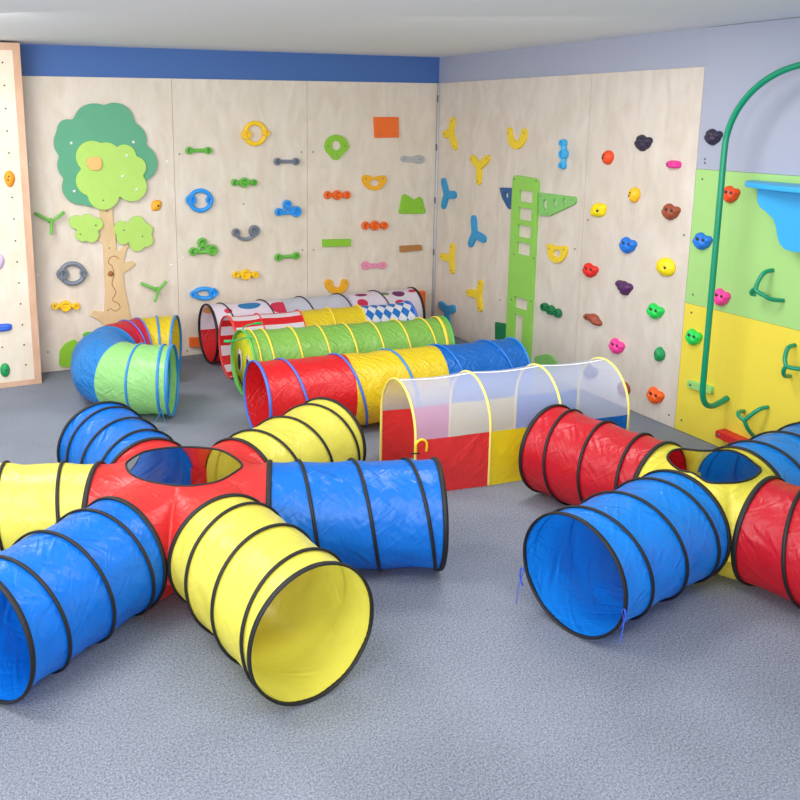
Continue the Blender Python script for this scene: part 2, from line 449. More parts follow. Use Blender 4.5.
# ================================================================== LEFT CLIMBING BOARD
s1, z1 = BOARD.loc(42, 384); s1 = BOARD.loc(42, 383.8).x
bx = empty('climbing_board', 'tall pale plywood climbing board in a pine frame, left of the wooden tree', 'climbing board', BOARD.matrix(s1, 0))
W = 1.3; HB = 2.56
bm = bmesh.new()
fw = 0.052
box(bm, -fw, 0, 0.0, HB, -0.20, 0); box(bm, -W, -W+fw, 0, HB, -0.20, 0)
box(bm, -W+fw, -fw, 0, fw*0.8, -0.20, 0); box(bm, -W+fw, -fw, HB-fw, HB, -0.20, 0)
bevel(bm, 0.003, 2)
obj('frame', bm, M['frame'], bx, smooth=False)
bm = bmesh.new(); box(bm, -W+fw, -fw, fw*0.8, HB-fw, -0.024, -0.006)
pn = obj('plywood_panel', bm, M['ply3'], bx, smooth=False)
bm = bmesh.new()
L0 = [(2.5, 62.5), (4.5, 85.5), (5.8, 108.5), (7.2, 131), (9, 153), (12.2, 197.5), (14, 219), (15.5, 241), (17.2, 262), (19, 283), (20.7, 304), (22.5, 325), (24.2, 345), (26, 365), (2.2, 347.5)]
for (u, v) in L0:
    s, z = BOARD.loc(u, v); lathe(bm, [(0.0065, -0.006), (0.0065, -0.0045), (0, -0.0045)], s-s1, z, 10)
obj('bolt_hole', bm, M['hole'], pn, smooth=False)
bm = bmesh.new()

# ================================================================== HOLDS
def resin(kind, w, h, d, seed=0):
    bm = bmesh.new()
    bmesh.ops.create_icosphere(bm, subdivisions=4, radius=1.0)
    rnd = random.Random(seed)
    ph = rnd.uniform(0, 6.28)
    if kind == 'lobed':      # lobes: two pads on top, one right, one bottom, two finger pockets
        lobes = [(-0.3, 0.5, 0.52), (0.58, 0.3, 0.46), (-0.5, -0.05, 0.52), (-0.1, -0.58, 0.46), (0.1, 0.0, 0.78), (-0.4, -0.4, 0.4), (0.3, -0.3, 0.45)]
        pock = [(-0.22, 0.3, 0.2), (0.4, 0.25, 0.2)]
    elif kind == 'bean': lobes = [(-0.55, 0.1, 0.5), (0.1, 0.2, 0.65), (0.55, -0.3, 0.55)]; pock = [(-0.5, 0.15, 0.2)]
    elif kind == 'capsule': lobes = [(-0.4, 0, 0.62), (0, 0.3, 0.6), (0, -0.3, 0.6), (0.4, 0.25, 0.6), (0.4, -0.25, 0.6), (-0.35, 0.3, 0.6), (-0.35, -0.3, 0.6)]; pock = [(-0.55, 0.0, 0.22)]
    elif kind == 'triangle': lobes = [(-0.55, 0.5, 0.42), (-0.1, 0.45, 0.5), (0.5, 0.3, 0.5), (0.3, -0.1, 0.5), (0.15, -0.55, 0.42), (-0.15, 0.0, 0.5), (0, 0.1, 0.6)]; pock = [(-0.1, 0.05, 0.12)]
    elif kind == 'dome': lobes = [(0, 0, 1.0)]; pock = [(0.3, 0.0, 0.14)]
    elif kind == 'knob': lobes = [(0, 0.0, 0.85), (-0.4, -0.4, 0.45), (0.45, 0.35, 0.45)]; pock = [(0.25, -0.05, 0.15)]
    elif kind == 'half': lobes = [(0.15, 0.0, 0.8), (0.1, 0.55, 0.4), (0.1, -0.55, 0.4)]; pock = [(-0.25, 0.0, 0.22)]
    else: lobes = [(0, 0.1, 0.95), (0, -0.35, 0.7)]; pock = [(-0.15, 0.3, 0.16), (-0.3, -0.1, 0.14)]
    for v in bm.verts:
        n = v.co.normalized()
        dx = Vector((n.x, n.y))
        lxy = dx.length
        # outline radius in this direction
        best = 0.3
        if lxy > 1e-5:
            dn = dx/lxy
            for (a, b, q) in lobes:
                o = Vector((-a, -b)); bb = o.dot(dn); D = bb*bb-(o.dot(o)-q*q)
                if D > 0: best = max(best, -bb+math.sqrt(D))
        el = math.asin(max(-1, min(1, n.z)))
        f = math.cos(el)**0.75
        x, y = (n.x/max(lxy, 1e-5))*best*f, (n.y/max(lxy, 1e-5))*best*f
        # height: union of lobe domes
        hz = 0.35
        for (a, b, q) in lobes:
            rr = ((x-a)**2+(y-b)**2)/(q*q)
            if rr < 1: hz = max(hz, 0.35+0.65*math.sqrt(1-rr))
        z = hz*math.sin(el)**0.6 if el > 0 else 0.0
        for (a, b, q) in pock:
            z -= 0.7*math.exp(-((x-a)**2+(y-b)**2)/(q*q)*1.8)*(1 if el > 0 else 0)
        z = max(z, 0.0)
        z += 0.05*noise.noise(Vector((x*2.5+seed, y*2.5, z*2)))
        v.co = Vector((x*w/2, y*h/2, max(0.0, z)*d))
    bmesh.ops.recalc_face_normals(bm, faces=bm.faces)
    return bm, [(p[0]*w/2, p[1]*h/2) for p in pock]

def put_resin(wall, u, v, kind, wpx, hpx, matname, label, name='climbing_hold', depth=None, rot=0, seed=1, group='resin climbing holds'):
    s, z = wall.loc(u, v, 0.008)
    k = 10.0
    a = wall.loc(u+k/2, v)-wall.loc(u-k/2, v); b = wall.loc(u, v-k/2)-wall.loc(u, v+k/2)
    w, h = abs(a.x)/k*wpx, abs(b.y)/k*hpx
    # things standing off the wall also show their depth: keep real width from height when viewed obliquely
    w = min(w, h*1.9) if wall is RIGHT else w
    d = depth or 0.055
    if kind == 'lobed': w *= 0.9; h *= 0.96
    bm, pk = resin(kind, w, h, d, seed)
    if rot:
        bmesh.ops.rotate(bm, verts=bm.verts, cent=(0, 0, 0), matrix=Matrix.Rotation(rot, 3, 'Z'))
    o = obj(name, bm, M[matname], mw=wall.matrix(s, z, -0.0065 if wall is BOARD else -0.0005))
    tag(o, label, 'climbing hold', group)
    bm2 = bmesh.new()
    for px, py in pk:
        qx, qy = px*math.cos(rot)-py*math.sin(rot), px*math.sin(rot)+py*math.cos(rot)
        near = [v.co.z for v in o.data.vertices if v.co.z > 0.004 and (v.co.x-qx)**2+(v.co.y-qy)**2 < 0.0004]
        zt = (sum(near)/len(near) if near else d*0.6)+0.003; px, py = qx, qy
        lathe(bm2, [(min(0.0095, w*0.075), 0.0), (min(0.0095, w*0.075), zt), (0.0, zt)], px, py, 12)
    obj('bolt', bm2, M['hole'], o)  # dark plugs colour in the shade inside the finger pockets
    return o

R_ = RIGHT
holds = [
 (R_, 608, 157.5, 'egg', 11, 14, 'r_redorange', 'orange-red egg-shaped hold high on the right plywood wall, left of the black hold'),
 (R_, 643.5, 143, 'lobed', 18, 17, 'r_black', 'near-black lobed climbing hold on the plywood, high between the orange-red egg and the pink capsule'),
 (R_, 674, 164.5, 'capsule', 15, 9, 'r_pink', 'magenta capsule-shaped climbing hold near the plywood edge'),
 (R_, 634.5, 195, 'egg', 11, 15, 'r_amber', 'small amber egg-shaped hold above the blue lobed hold on the plywood'),
 (R_, 598.5, 210, 'knob', 17, 17, 'r_yellow', 'bright yellow knobby climbing hold right of the green ladder, level with the brown lobed hold'),
 (R_, 671, 212, 'lobed', 19, 17, 'r_brown', 'reddish brown lobed climbing hold near the plywood edge'),
 (R_, 628, 245.5, 'lobed', 18, 17, 'r_blue', 'blue lobed climbing hold on the plywood wall, below the amber egg'),
 (R_, 590.5, 270.5, 'lobed', 16, 15, 'r_red', 'red lobed climbing hold on the plywood wall above the brown bean hold'),
 (R_, 665.5, 267, 'dome', 19, 19, 'r_yellow', 'large round yellow dome hold with one bolt near the plywood edge'),
 (R_, 624, 288, 'triangle', 17, 15, 'r_purple', 'dark purple triangular climbing hold in the middle of the plywood wall'),
 (R_, 655.5, 311.5, 'lobed', 18, 16, 'r_lime', 'bright green lobed climbing hold on the plywood wall below the yellow dome'),
 (R_, 592.5, 319, 'bean', 17, 13, 'r_brown', 'brown bean-shaped climbing hold beside the dark green three-knob handle'),
 (R_, 617, 346.5, 'lobed', 16, 16, 'r_hotpink', 'hot pink lobed climbing hold low on the plywood above the netting tunnel'),
 (R_, 659, 354, 'half', 12, 16, 'r_green', 'dark green half-moon climbing hold on the plywood wall above the orange one'),
 (R_, 655.5, 396, 'lobed', 18, 17, 'r_orange', 'bright orange lobed climbing hold lowest on the plywood wall near the floor'),
 (R_, 590, 371.5, 'lobed', 16, 15, 'r_darkpurple', 'dark purple lobed hold seen through the white netting of the arch tunnel'),
 (R_, 624, 389, 'egg', 12, 14, 'r_brown', 'brown climbing hold half hidden behind the right end hoop of the netting tunnel'),
 (R_, 713.5, 137, 'lobed', 18, 17, 'r_black', 'near-black lobed climbing hold on the grey panel beside the green pole'),
 (R_, 731, 194.5, 'lobed', 18, 18, 'r_redorange', 'orange-red lobed climbing hold on the green panel behind the pole'),
 (R_, 702.5, 241.5, 'lobed', 20, 18, 'r_blue', 'blue lobed climbing hold on the green panel left of the pole'),
 (R_, 721.5, 297.5, 'lobed', 18, 18, 'r_hotpink', 'hot pink lobed climbing hold at the bottom of the green panel beside the pole'),
 (R_, 694, 337.5, 'lobed', 17, 17, 'r_lime', 'bright green lobed climbing hold on the yellow panel left of the pole'),
 (BOARD, 9.7, 179, 'egg', 11.5, 16, 'r_orange2', 'orange triangular climbing hold on the framed board at the left'),
 (BOARD, -1, 261.5, 'egg', 12, 15, 'r_lilac', 'pale lilac climbing hold at the left edge of the framed board'),
 (BOARD, 3, 328, 'capsule', 19, 9, 'r_royal', 'royal blue elongated climbing hold on the framed board'),
 (BOARD, 5.2, 370.5, 'dome', 10, 14, 'r_green', 'green oval climbing hold lowest on the framed board'),
 (BACK, 156.5, 205.5, 'knob', 12, 13, 'w_amber', 'orange rounded square hold right of the wooden tree crown'),
]
for i, (wl, u, v, k, w, h, m_, lb) in enumerate(holds):
    off = 0
    put_resin(wl, u, v, k, w*1.0, h, m_, lb, seed=i+1, depth=0.03 if wl is not RIGHT else 0.05)

# ---- moulded plastic holds: bosses joined by bars (3-D), coordinates are wall positions
def rel(wall, org, u, v):
    a = wall.loc(u, v); return Vector((a.x-org.x, a.y-org.y))
def boss(bm, x, y, r, h=0.035):
    lathe(bm, [(r*0.85, 0.0), (r, h*0.3), (r, h*0.7), (r*0.85, h), (r*0.62, h), (r*0.55, h*0.5), (0, h*0.5)], x, y, 20)
def plastic(wall, c, bosses, links, m_, label, name='climbing_hold', barr=0.016, group='moulded plastic climbing handles'):
    org = wall.loc(*c)
    bm = bmesh.new(); pb = bmesh.new()
    scale = wall.loc(c[0], c[1]-5).y-wall.loc(c[0], c[1]+5).y
    ppm = 10/scale
    P = []
    for (u, v, r) in bosses:
        p = rel(wall, org, u, v); P.append(p); rr = r*1.12/ppm
        boss(bm, p.x, p.y, rr, 0.045); lathe(pb, [(rr*0.26, 0.012), (rr*0.26, 0.024), (0, 0.025)], p.x, p.y, 10)
    for l in links:
        if len(l) == 2: pts = [P[l[0]], (P[l[0]]+P[l[1]])/2, P[l[1]]]
        else: pts = [P[l[0]]]+[rel(wall, org, *q) for q in l[2]]+[P[l[1]]]
        pts = [Vector((p.x, p.y, 0.018)) for p in pts]
        sweep(bm, catmull(pts, 8), barr, 10)
    bmesh.ops.recalc_face_normals(bm, faces=bm.faces)
    o = obj(name, bm, M[m_], mw=wall.matrix(org.x, org.y)); auto_smooth(o, 35)
    tag(o, label, 'climbing hold', group)
    obj('bolt', pb, M['steel'], o)
    return o
B = BACK
def bone(u, v, half, dv, m_, lb, r=3.4): plastic(B, (u, v), [(u-half, v+dv, r), (u+half, v-dv, r)], [(0, 1)], m_, lb)
bone(198.5, 150.5, 9.5, 0, 'p_green', 'green bar handle with round ends high beside the tree')
bone(286.5, 161.5, 9.2, 0, 'p_grey', 'dark grey bar handle with round ends near the second wall seam')
bone(287, 256.5, 8.8, 0.8, 'p_green', 'green bar handle with round ends low near the second wall seam')
def three(u, v, half, m_, lb, r1=4.6, r2=3.2, wall=B, vert=False, g=None):
    bs = [(u, v-half, r2), (u, v, r1), (u, v+half, r2)] if vert else [(u-half, v, r2), (u, v, r1), (u+half, v, r2)]
    plastic(wall, (u, v), bs, [(0, 1), (1, 2)], m_, lb, barr=0.016)
three(244, 182.5, 9.5, 'p_green', 'green three-knob handle right of the round blue ring')
three(245.5, 274.5, 9.5, 'p_yellow', 'yellow three-knob handle low on the middle plywood panel', 4.8)
three(65.5, 306, 10.5, 'p_yellow', 'yellow three-knob handle left of the wooden tree trunk', 5)
three(337, 195, 9.5, 'w_orange', 'orange three-knob handle right under the green oval ring plate', 4.4, 3.6)
three(374.5, 225.5, 9.3, 'w_orange', 'orange three-knob handle above the pink one', 4.4, 3.6)
def ringh(u, v, rx, ry, bs, m_, lb):
    n = 16
    org = B.loc(u, v); bm = bmesh.new(); pb = bmesh.new()
    pts = [rel(B, org, u+rx*math.cos(q*2*pi/n), v+ry*math.sin(q*2*pi/n)) for q in range(n)]
    sweep(bm, catmull([Vector((p.x, p.y, 0.02)) for p in pts], 3, True), 0.019, 10, closed=True)
    ppm = 120
    for (a, b, r) in bs:
        p = rel(B, org, a, b); boss(bm, p.x, p.y, r*1.1/ppm, 0.048); lathe(pb, [(r/ppm*0.26, 0.012), (r/ppm*0.26, 0.026), (0, 0.027)], p.x, p.y, 10)
    bmesh.ops.recalc_face_normals(bm, faces=bm.faces)
    o = obj('climbing_ring', bm, M[m_], mw=B.matrix(org.x, org.y)); auto_smooth(o, 35)
    tag(o, lb, 'climbing hold', 'ring-shaped climbing handles'); obj('bolt', pb, M['steel'], o)
ringh(200.5, 200.5, 10.5, 10, [(190.8, 200, 5), (209.5, 200, 3.6)], 'p_blue', 'round blue ring handle high on the middle plywood panel')
ringh(204.5, 293.5, 10, 4.8, [(213, 292.5, 4.6), (193.5, 294, 3.4)], 'p_blue', 'squashed blue ring handle just above the dotted tunnel')
ringh(72.5, 273.5, 11.5, 10, [(62.5, 274, 5.2), (83.5, 273, 3.4)], 'p_grey', 'grey ring handle left of the wooden tree trunk')
ringh(255, 133.5, 10, 10.5, [(246, 134.5, 4.8), (265.5, 133, 3.6)], 'p_yellow', 'yellow ring handle at the top of the middle plywood panel')
plastic(B, (288, 209), [(278.5, 212, 3.6), (287, 204.5, 4.2), (296, 211.5, 5)], [(0, 2, [(287, 213)]), (1, 0, [(284, 210)]), (1, 2, [(290, 209)])], 'p_blue', 'blue three-armed knob handle left of the second wall seam', barr=0.017)
plastic(B, (203, 248), [(193, 251.5, 3.8), (202, 242.5, 4.4), (212, 250, 5)], [(0, 2, [(203, 252)]), (1, 0, [(199, 249)]), (1, 2, [(206, 248)])], 'p_green', 'green three-armed knob handle below the round blue ring', barr=0.017)
plastic(B, (246, 232), [(235.8, 232.5, 3.8), (254, 230.8, 5.2)], [(0, 1, [(240, 238), (248, 239), (254, 235)])], 'p_grey', 'grey hook handle with one small and one large knob')
plastic(RIGHT, (564, 154), [(563.5, 143, 3.4), (564, 154, 4.6), (563, 165.5, 3.4)], [(0, 1), (1, 2)], 'w_lightblue', 'light blue three-knob handle set upright above the ladder arm', barr=0.02)
plastic(RIGHT, (551, 310), [(545, 307, 3.8), (551, 310, 4.4), (558, 313, 4)], [(0, 1), (1, 2)], 'w_dkgreen', 'dark green three-knob handle right of the ladder', barr=0.022)

# ---- green bent-tube Y handles (back wall)
def tubeY(wall, c, tips, r, m_, label, out=0.09, name='climbing_rung', group='green bent-tube handles'):
    org = wall.loc(*c)
    root = empty(name, label, 'climbing handle', wall.matrix(org.x, org.y), group)
    hub = Vector((0, 0, out*0.55))
    for k, (u, v, o2) in enumerate(tips):
        p = wall.loc(u, v, o2)-wall.loc(*c)
        tip = Vector((p.x, p.y, o2))
        mid = (hub+tip)/2+Vector((0, 0, 0.012))
        bm = bmesh.new()
        sweep(bm, catmull([hub, mid, tip], 8), r, 12)
        if k == 0: lathe(bm, [(r*1.6, 0.0), (r*1.6, 0.006), (r*0.95, 0.006), (r*0.95, out*0.55)], 0, 0, 14)
        bmesh.ops.recalc_face_normals(bm, faces=bm.faces)
        obj('arm', bm, M[m_], root)
    return root
tubeY(B, (51, 221), [(35, 213, 0.02), (64, 212, 0.05), (51, 235, 0.09)], 0.012, 'p_green', 'green bent-tube handle with three arms beside the framed climbing board')
tubeY(B, (157, 289.5), [(141, 283, 0.02), (166, 281.5, 0.05), (154.5, 302, 0.09)], 0.012, 'p_green', 'green bent-tube handle with three arms right of the tree trunk')

# ---- flat wooden shapes
def flat(wall, c, outline, m_, label, holes=(), thick=0.02, name='wooden_hold', rnd=0.01, dots=(), group=None, cat='climbing hold'):
    org = wall.loc(*c)
    out = [rel(wall, org, *p) for p in outline]
    if rnd: out = rpoly(out, rnd)
    hs = []
    for h in holes:
        hh = [rel(wall, org, *p) for p in h]; hs.append(rpoly(hh, 0.006) if len(hh) < 8 else hh)
    bm = plate(out, hs, thick)
    o = obj(name, bm, M[m_], mw=wall.matrix(org.x, org.y), smooth=False)
    tag(o, label, cat, group)
    if dots:
        bm = bmesh.new()
        for (u, v) in dots:
            p = rel(wall, org, u, v); lathe(bm, [(0.006, thick), (0.006, thick+0.0015), (0, thick+0.002)], p.x, p.y, 10)
        obj('screw', bm, M['steel'], o)
    return o
def pcirc(cx, cy, rx, ry=None, n=20): return [(cx+rx*math.cos(q*2*pi/n), cy+(ry or rx)*math.sin(q*2*pi/n)) for q in range(n)]
g1 = 'flat wooden holds'
flat(B, (337, 147), [(324.5, 146), (326.5, 140), (331, 136), (336.5, 134.3), (342.5, 136), (347.5, 141), (349.8, 146.5), (347, 151), (342, 155), (340, 159), (336.5, 160.3), (332.5, 159), (330, 155), (326, 151)], 'w_green', 'green rounded plate hold with an oval opening', [pcirc(336.5, 145.5, 4.6, 5), pcirc(336.3, 156, 1.3, 1.8, 10)], rnd=0.02, dots=[(328, 146), (345, 146)], group=g1)
flat(B, (386.5, 128), [(374, 117), (398.5, 117), (399, 137.5), (375, 137.8)], 'w_orange', 'orange rectangular plate hold at the top of the corner panel', rnd=0.008, dots=[(379, 134), (394.5, 134)], group=g1)
flat(B, (413, 159), [(401, 158.5), (402.5, 156.2), (406, 156), (412, 157.2), (416, 156), (419.5, 155), (424, 156.5), (425.3, 160), (423, 163), (418, 163.8), (414, 162), (406, 162.2), (402.5, 161.5)], 'w_grey', 'light grey spanner-shaped wooden hold', rnd=0.01, dots=[(404.5, 159), (420, 159.5)], group=g1)
flat(B, (374, 182), [(361.8, 178), (364, 175), (368, 175), (374, 177.5), (380, 176), (385, 175.2), (387, 178), (385.5, 184), (381, 189), (375, 190.8), (368.5, 189), (364, 185)], 'w_amber', 'amber D-shaped wooden ring hold with an oval opening', [pcirc(374.8, 183, 5, 3.2)], rnd=0.015, dots=[(366, 178.5), (383, 178.5)], group=g1)
flat(B, (411, 204), [(399, 213.5), (401, 204), (402.5, 196), (405, 193.8), (410, 197), (415, 200), (420, 196.5), (422.5, 199), (424.5, 207), (426, 211.5), (425, 213.5), (411, 214)], 'w_green', 'green mountain-shaped wooden hold', rnd=0.012, dots=[(406, 211), (421, 208)], group=g1)
flat(B, (336, 243), [(322.8, 239.5), (350.3, 239), (350.5, 246), (323, 246.7)], 'w_green', 'long flat green rectangular wooden block', thick=0.03, rnd=0.003, group=g1)
flat(B, (411, 248.5), [(400.2, 246), (421, 245), (421.8, 250), (400.2, 252)], 'w_brown', 'brown rectangular wooden block left of the room corner', thick=0.03, rnd=0.003, group=g1)
flat(B, (374, 265.5), [(361.5, 265.5), (363, 262), (367.5, 261.5), (371, 263.8), (378, 263.8), (382, 262), (386, 262.5), (387, 266), (384.5, 269), (380.5, 268.8), (377, 267.5), (371, 267.8), (367, 270), (363, 269)], 'w_pink', 'pink bone-shaped wooden hold', rnd=0.01, dots=[(366, 265.5), (383, 265.5)], group=g1)
flat(B, (337, 286), [(324.5, 283), (326.5, 279.5), (330.5, 279.3), (333, 282), (333.5, 286), (337, 288), (341, 286), (341.5, 281), (344, 278.8), (347.8, 280), (348.8, 285), (346, 290.5), (341, 293.5), (335, 293.8), (329.5, 292), (326, 288)], 'w_amber', 'amber U-shaped wooden hold above the dotted tunnel', rnd=0.012, dots=[(328.5, 283.5), (345.5, 282.5)], group=g1)
flat(B, (196, 342), [(189.5, 337.5), (202, 337.5), (202, 347), (189.5, 347)], 'w_orange', 'small orange block low on the wall beside the dotted tunnel mouth', thick=0.03, rnd=0.006, group=g1)
flat(B, (418, 304), [(409, 291), (425, 291), (425, 324), (409, 324)], 'w_orange', 'orange rectangular board standing behind the right end of the dotted tunnel', thick=0.03, rnd=0.006, group=g1)
def wy(c, tips, m_, label, w=4.6):
    w *= 1.12
    """three-armed wooden shape on the right wall"""
    org = RIGHT.loc(*c); ppm = 10/(RIGHT.loc(c[0], c[1]-5).y-RIGHT.loc(c[0], c[1]+5).y)
    tp = [rel(RIGHT, org, u, v) for (u, v) in tips]
    out = union_outline([(0, 0, w*1.15/ppm)], [(t.x, t.y, w/ppm) for t in tp], (0, 0), 150, 7)
    bm = plate(out, (), 0.022)
    o = obj('wooden_hold', bm, M[m_], mw=RIGHT.matrix(org.x, org.y), smooth=False)
    tag(o, label, 'climbing hold', 'three-armed wooden holds'); bm = bmesh.new()
    for t in tp: lathe(bm, [(0.007, 0.022), (0.007, 0.0235), (0, 0.024)], t.x, t.y, 10)
    obj('screw', bm, M['steel'], o)
wy((450, 133), [(445, 134), (452, 121), (454.3, 146.5)], 'w_yellow', 'yellow three-armed wooden hold topmost beside the room corner', 3.6)
wy((478.5, 167), [(472, 158.5), (487, 158.5), (478, 181.5)], 'w_yellow', 'yellow Y-shaped wooden hold with its long arm pointing down', 3.4)
wy((446, 194.5), [(443, 181.5), (453.5, 195), (443, 205.5)], 'w_blue', 'blue three-armed wooden hold near the corner, pointing right', 3.4)
wy((474, 234), [(473, 219), (470, 243.5), (483, 239)], 'w_blue', 'blue three-armed wooden hold with its long arm pointing up', 3.6)
wy((451, 258.5), [(452, 246.5), (441.5, 256.5), (451.5, 270.5)], 'w_yellow', 'yellow three-armed wooden hold pointing left, close to the corner strip', 3.2)
wy((478, 294.5), [(480, 283.5), (468, 292.5), (479.5, 308)], 'w_yellow', 'yellow three-armed wooden hold pointing left, low beside the ladder', 3.4)
wy((446.5, 310.5), [(440.5, 305), (452.5, 308.8), (446, 322)], 'w_blue', 'blue three-armed wooden hold lowest in the corner behind the green tunnel', 3.6)
flat(RIGHT, (516, 139), [(506.5, 129), (509.5, 127), (511.5, 130), (511.3, 136), (514, 141), (518.5, 140), (520.5, 135), (521.5, 129), (524.5, 128), (526, 132), (525.5, 139), (522, 146), (516.5, 149.8), (511, 147.5), (507.8, 142)], 'w_yellow', 'yellow U-shaped wooden hold above the ladder', rnd=0.02, dots=[(508.5, 133), (524, 133)], group=g1)
flat(RIGHT, (557, 253), [(546.3, 246), (547.5, 243.3), (550, 244.5), (556, 246.5), (562, 246), (566, 246), (567, 250), (565, 257), (561, 262), (555, 263.2), (550, 260), (547.5, 254)], 'w_yellow', 'yellow D-shaped wooden ring hold right of the ladder', [pcirc(556.5, 253.5, 4.2, 3.8)], rnd=0.015, dots=[(549, 248.5), (564, 249.5)], group=g1)

# ---- the wooden tree on the back wall
org = B.loc(110, 320)
tree = empty('wooden_tree', 'flat wooden tree relief with two-tone green crown and pale trunk', 'wall tree', B.matrix(org.x, org.y))
def tpx(u, v): return rel(B, org, u, v)
ppm = 120.0
def cc(lst): return [(tpx(u, v).x, tpx(u, v).y, r/ppm) for (u, v, r) in lst]
trunk = [(100, 200), (112, 200), (113.5, 222), (115.5, 230), (116.5, 250), (119, 251), (130, 241.5), (126, 252), (123.5, 263.5), (132.5, 261), (136, 264), (130, 269), (123.5, 273), (124, 285), (128, 303), (131, 320), (133, 345), (140, 366), (104, 366), (103, 345), (104, 327), (100, 321), (90, 315.5), (93, 310.5), (104.5, 312), (105.5, 290), (104, 262), (103.5, 245), (98, 240), (101, 237)]
bm = plate(rpoly([tpx(*p) for p in trunk], 0.012), (), 0.016); tr = obj('trunk', bm, M['treewood'], tree, smooth=False)
bm = bmesh.new()
gr = [(119, 259), (115, 256), (110, 258), (108.5, 263), (112, 266), (114, 274), (112, 284), (116, 292), (112.5, 300), (118, 303), (120, 308), (115, 311), (110, 308)]
sweep(bm, catmull([Vector((*tpx(*p), 0.0165)) for p in gr], 5), 0.0035, 6)
obj('carved_groove', bm, M['w_brown'], tr)
crown = union_outline(cc([(73, 143, 17.5), (76, 165, 17), (80, 187, 16.5), (95, 125, 20), (115, 122, 18), (128, 140, 17.5), (138, 163, 18.5), (105, 165, 34), (92, 192, 14), (68, 130, 10)]), (), tuple(tpx(105, 165)), 160, 1)
obj('crown', plate(crown, (), 0.015, 0.0165), M['w_crown'], tree, smooth=False)
ic = union_outline(cc([(92, 157, 15.3), (106, 156, 13), (124, 156, 11), (135, 167, 10.3), (131, 186, 14.8), (103, 194, 15), (90.5, 181, 14), (110, 172, 24)]), (), tuple(tpx(110, 174)), 160, 1)
obj('leaf_crown', plate(ic, (), 0.015, 0.032), M['w_leaf'], tree, smooth=False)
for cl_, ctr in (([(76, 222, 6.5), (87, 221, 6.8), (96, 224, 6.5), (91, 235, 7.2), (82, 235, 6.2), (85, 228, 8)], (86, 228)),
                 ([(122, 229, 8), (137, 224, 8), (146, 230, 6.5), (146, 240, 6.8), (137, 243, 8), (123, 238, 6.5), (133, 233, 9)], (133, 233))):
    o_ = union_outline(cc(cl_), (), tuple(tpx(*ctr)), 100, 1)
    obj('leaf_cluster', plate(o_, (), 0.016, 0.0165), M['w_leaf'], tree, smooth=False)
bm = bmesh.new()
for (u, v, z) in ((71, 143, .032), (133, 142, .032), (74, 191, .032), (126, 155.5, .0475), (122, 176, .0475), (136, 189, .0475)):
    p = tpx(u, v); lathe(bm, [(0.011, z), (0.011, z+0.002), (0, z+0.003)], p.x, p.y, 12)
obj('bolt_cover', bm, M['white_dot'], tree)
bm = bmesh.new()
for (u, v, z) in ((123.5, 230, .033), (142, 236, .033), (80, 234, .033), (95.5, 225, .033), (102.5, 200, .0475), (107, 211, .0165), (109.5, 248, .0165), (108, 310, .0165)):
    p = tpx(u, v); lathe(bm, [(0.006, z), (0.006, z+0.002), (0, z+0.002)], p.x, p.y, 10)
obj('screw', bm, M['steel'], tree)
bm = bmesh.new(); p = tpx(110.5, 273.5); lathe(bm, [(0.018, 0.016), (0.022, 0.026), (0.018, 0.036), (0.008, 0.04), (0, 0.04)], p.x, p.y, 16)
obj('knob', bm, M['w_knob'], tree)
bm = bmesh.new(); p = tpx(93, 163.5); 
pp = rpoly([(p.x-0.058, p.y+0.03), (p.x-0.035, p.y+0.052), (p.x+0.05, p.y+0.052), (p.x+0.062, p.y+0.02), (p.x+0.058, p.y-0.03), (p.x+0.03, p.y-0.052), (p.x-0.03, p.y-0.048), (p.x-0.05, p.y-0.02)], 0.02)
obj('wooden_pad', plate(pp, (), 0.02, 0.0475), M['w_tan'], tree, smooth=False)
flat(B, (75, 355), [(59, 367), (60, 350), (66, 343), (75, 339), (79, 345), (88, 352), (98, 360), (100, 367)], 'w_green', 'bright green bush-shaped board at the foot of the tree', name='wooden_bush', rnd=0.03, cat='wall decoration')
flat(B, (90, 335), [(82, 335), (86, 332), (93, 332), (97, 336), (92, 339), (86, 339)], 'p_green', 'small green leaf board above the curved tunnel', name='wooden_leaf', rnd=0.02, cat='wall decoration')

# ---- green ladder board with its arm and small pieces (right wall)
lo = RIGHT.loc(523, 270)
lad = empty('ladder_board', 'tall green wooden ladder board with square openings on the right plywood wall', 'ladder', RIGHT.matrix(lo.x, 0))
def lp(u, v): a = RIGHT.loc(u, v); return Vector((a.x-lo.x, a.y))
sl, sr = lp(513, 180).x, lp(538.5, 180).x
def zz(v): return RIGHT.loc(524, v).y
hl, hr = lp(517.8, 230).x, lp(531.3, 230).x
hl2, hr2 = sl+0.07, hr
openings = [(190.5, 202.5), (208, 220.5), (225.5, 238), (243, 255.5), (299, 310.5)]
holes = [[(hl, zz(b)), (hr, zz(b)), (hr, zz(a)), (hl, zz(a))] for a, b in openings]
holes.append([(hl+0.01, 0.16), (hr-0.05, 0.16), (hr-0.05, zz(316.5)), (hl+0.01, zz(316.5))])
out = rpoly([(sl, 0.003), (sr, 0.003), (sr, zz(177.5)), (sl, zz(176))], 0.04)
obj('ladder_panel', plate(out, [rpoly(h, 0.008) for h in holes], 0.025), M['w_ladder'], lad, smooth=False)
bm = bmesh.new()
for (u, v) in ((515, 179), (537, 181), (514.5, 254), (534.5, 258), (512, 299.5), (532, 301)):
    p = lp(u, v); lathe(bm, [(0.008, 0.025), (0.008, 0.027), (0, 0.027)], p.x, p.y, 10)
obj('screw', bm, M['steel'], lad)
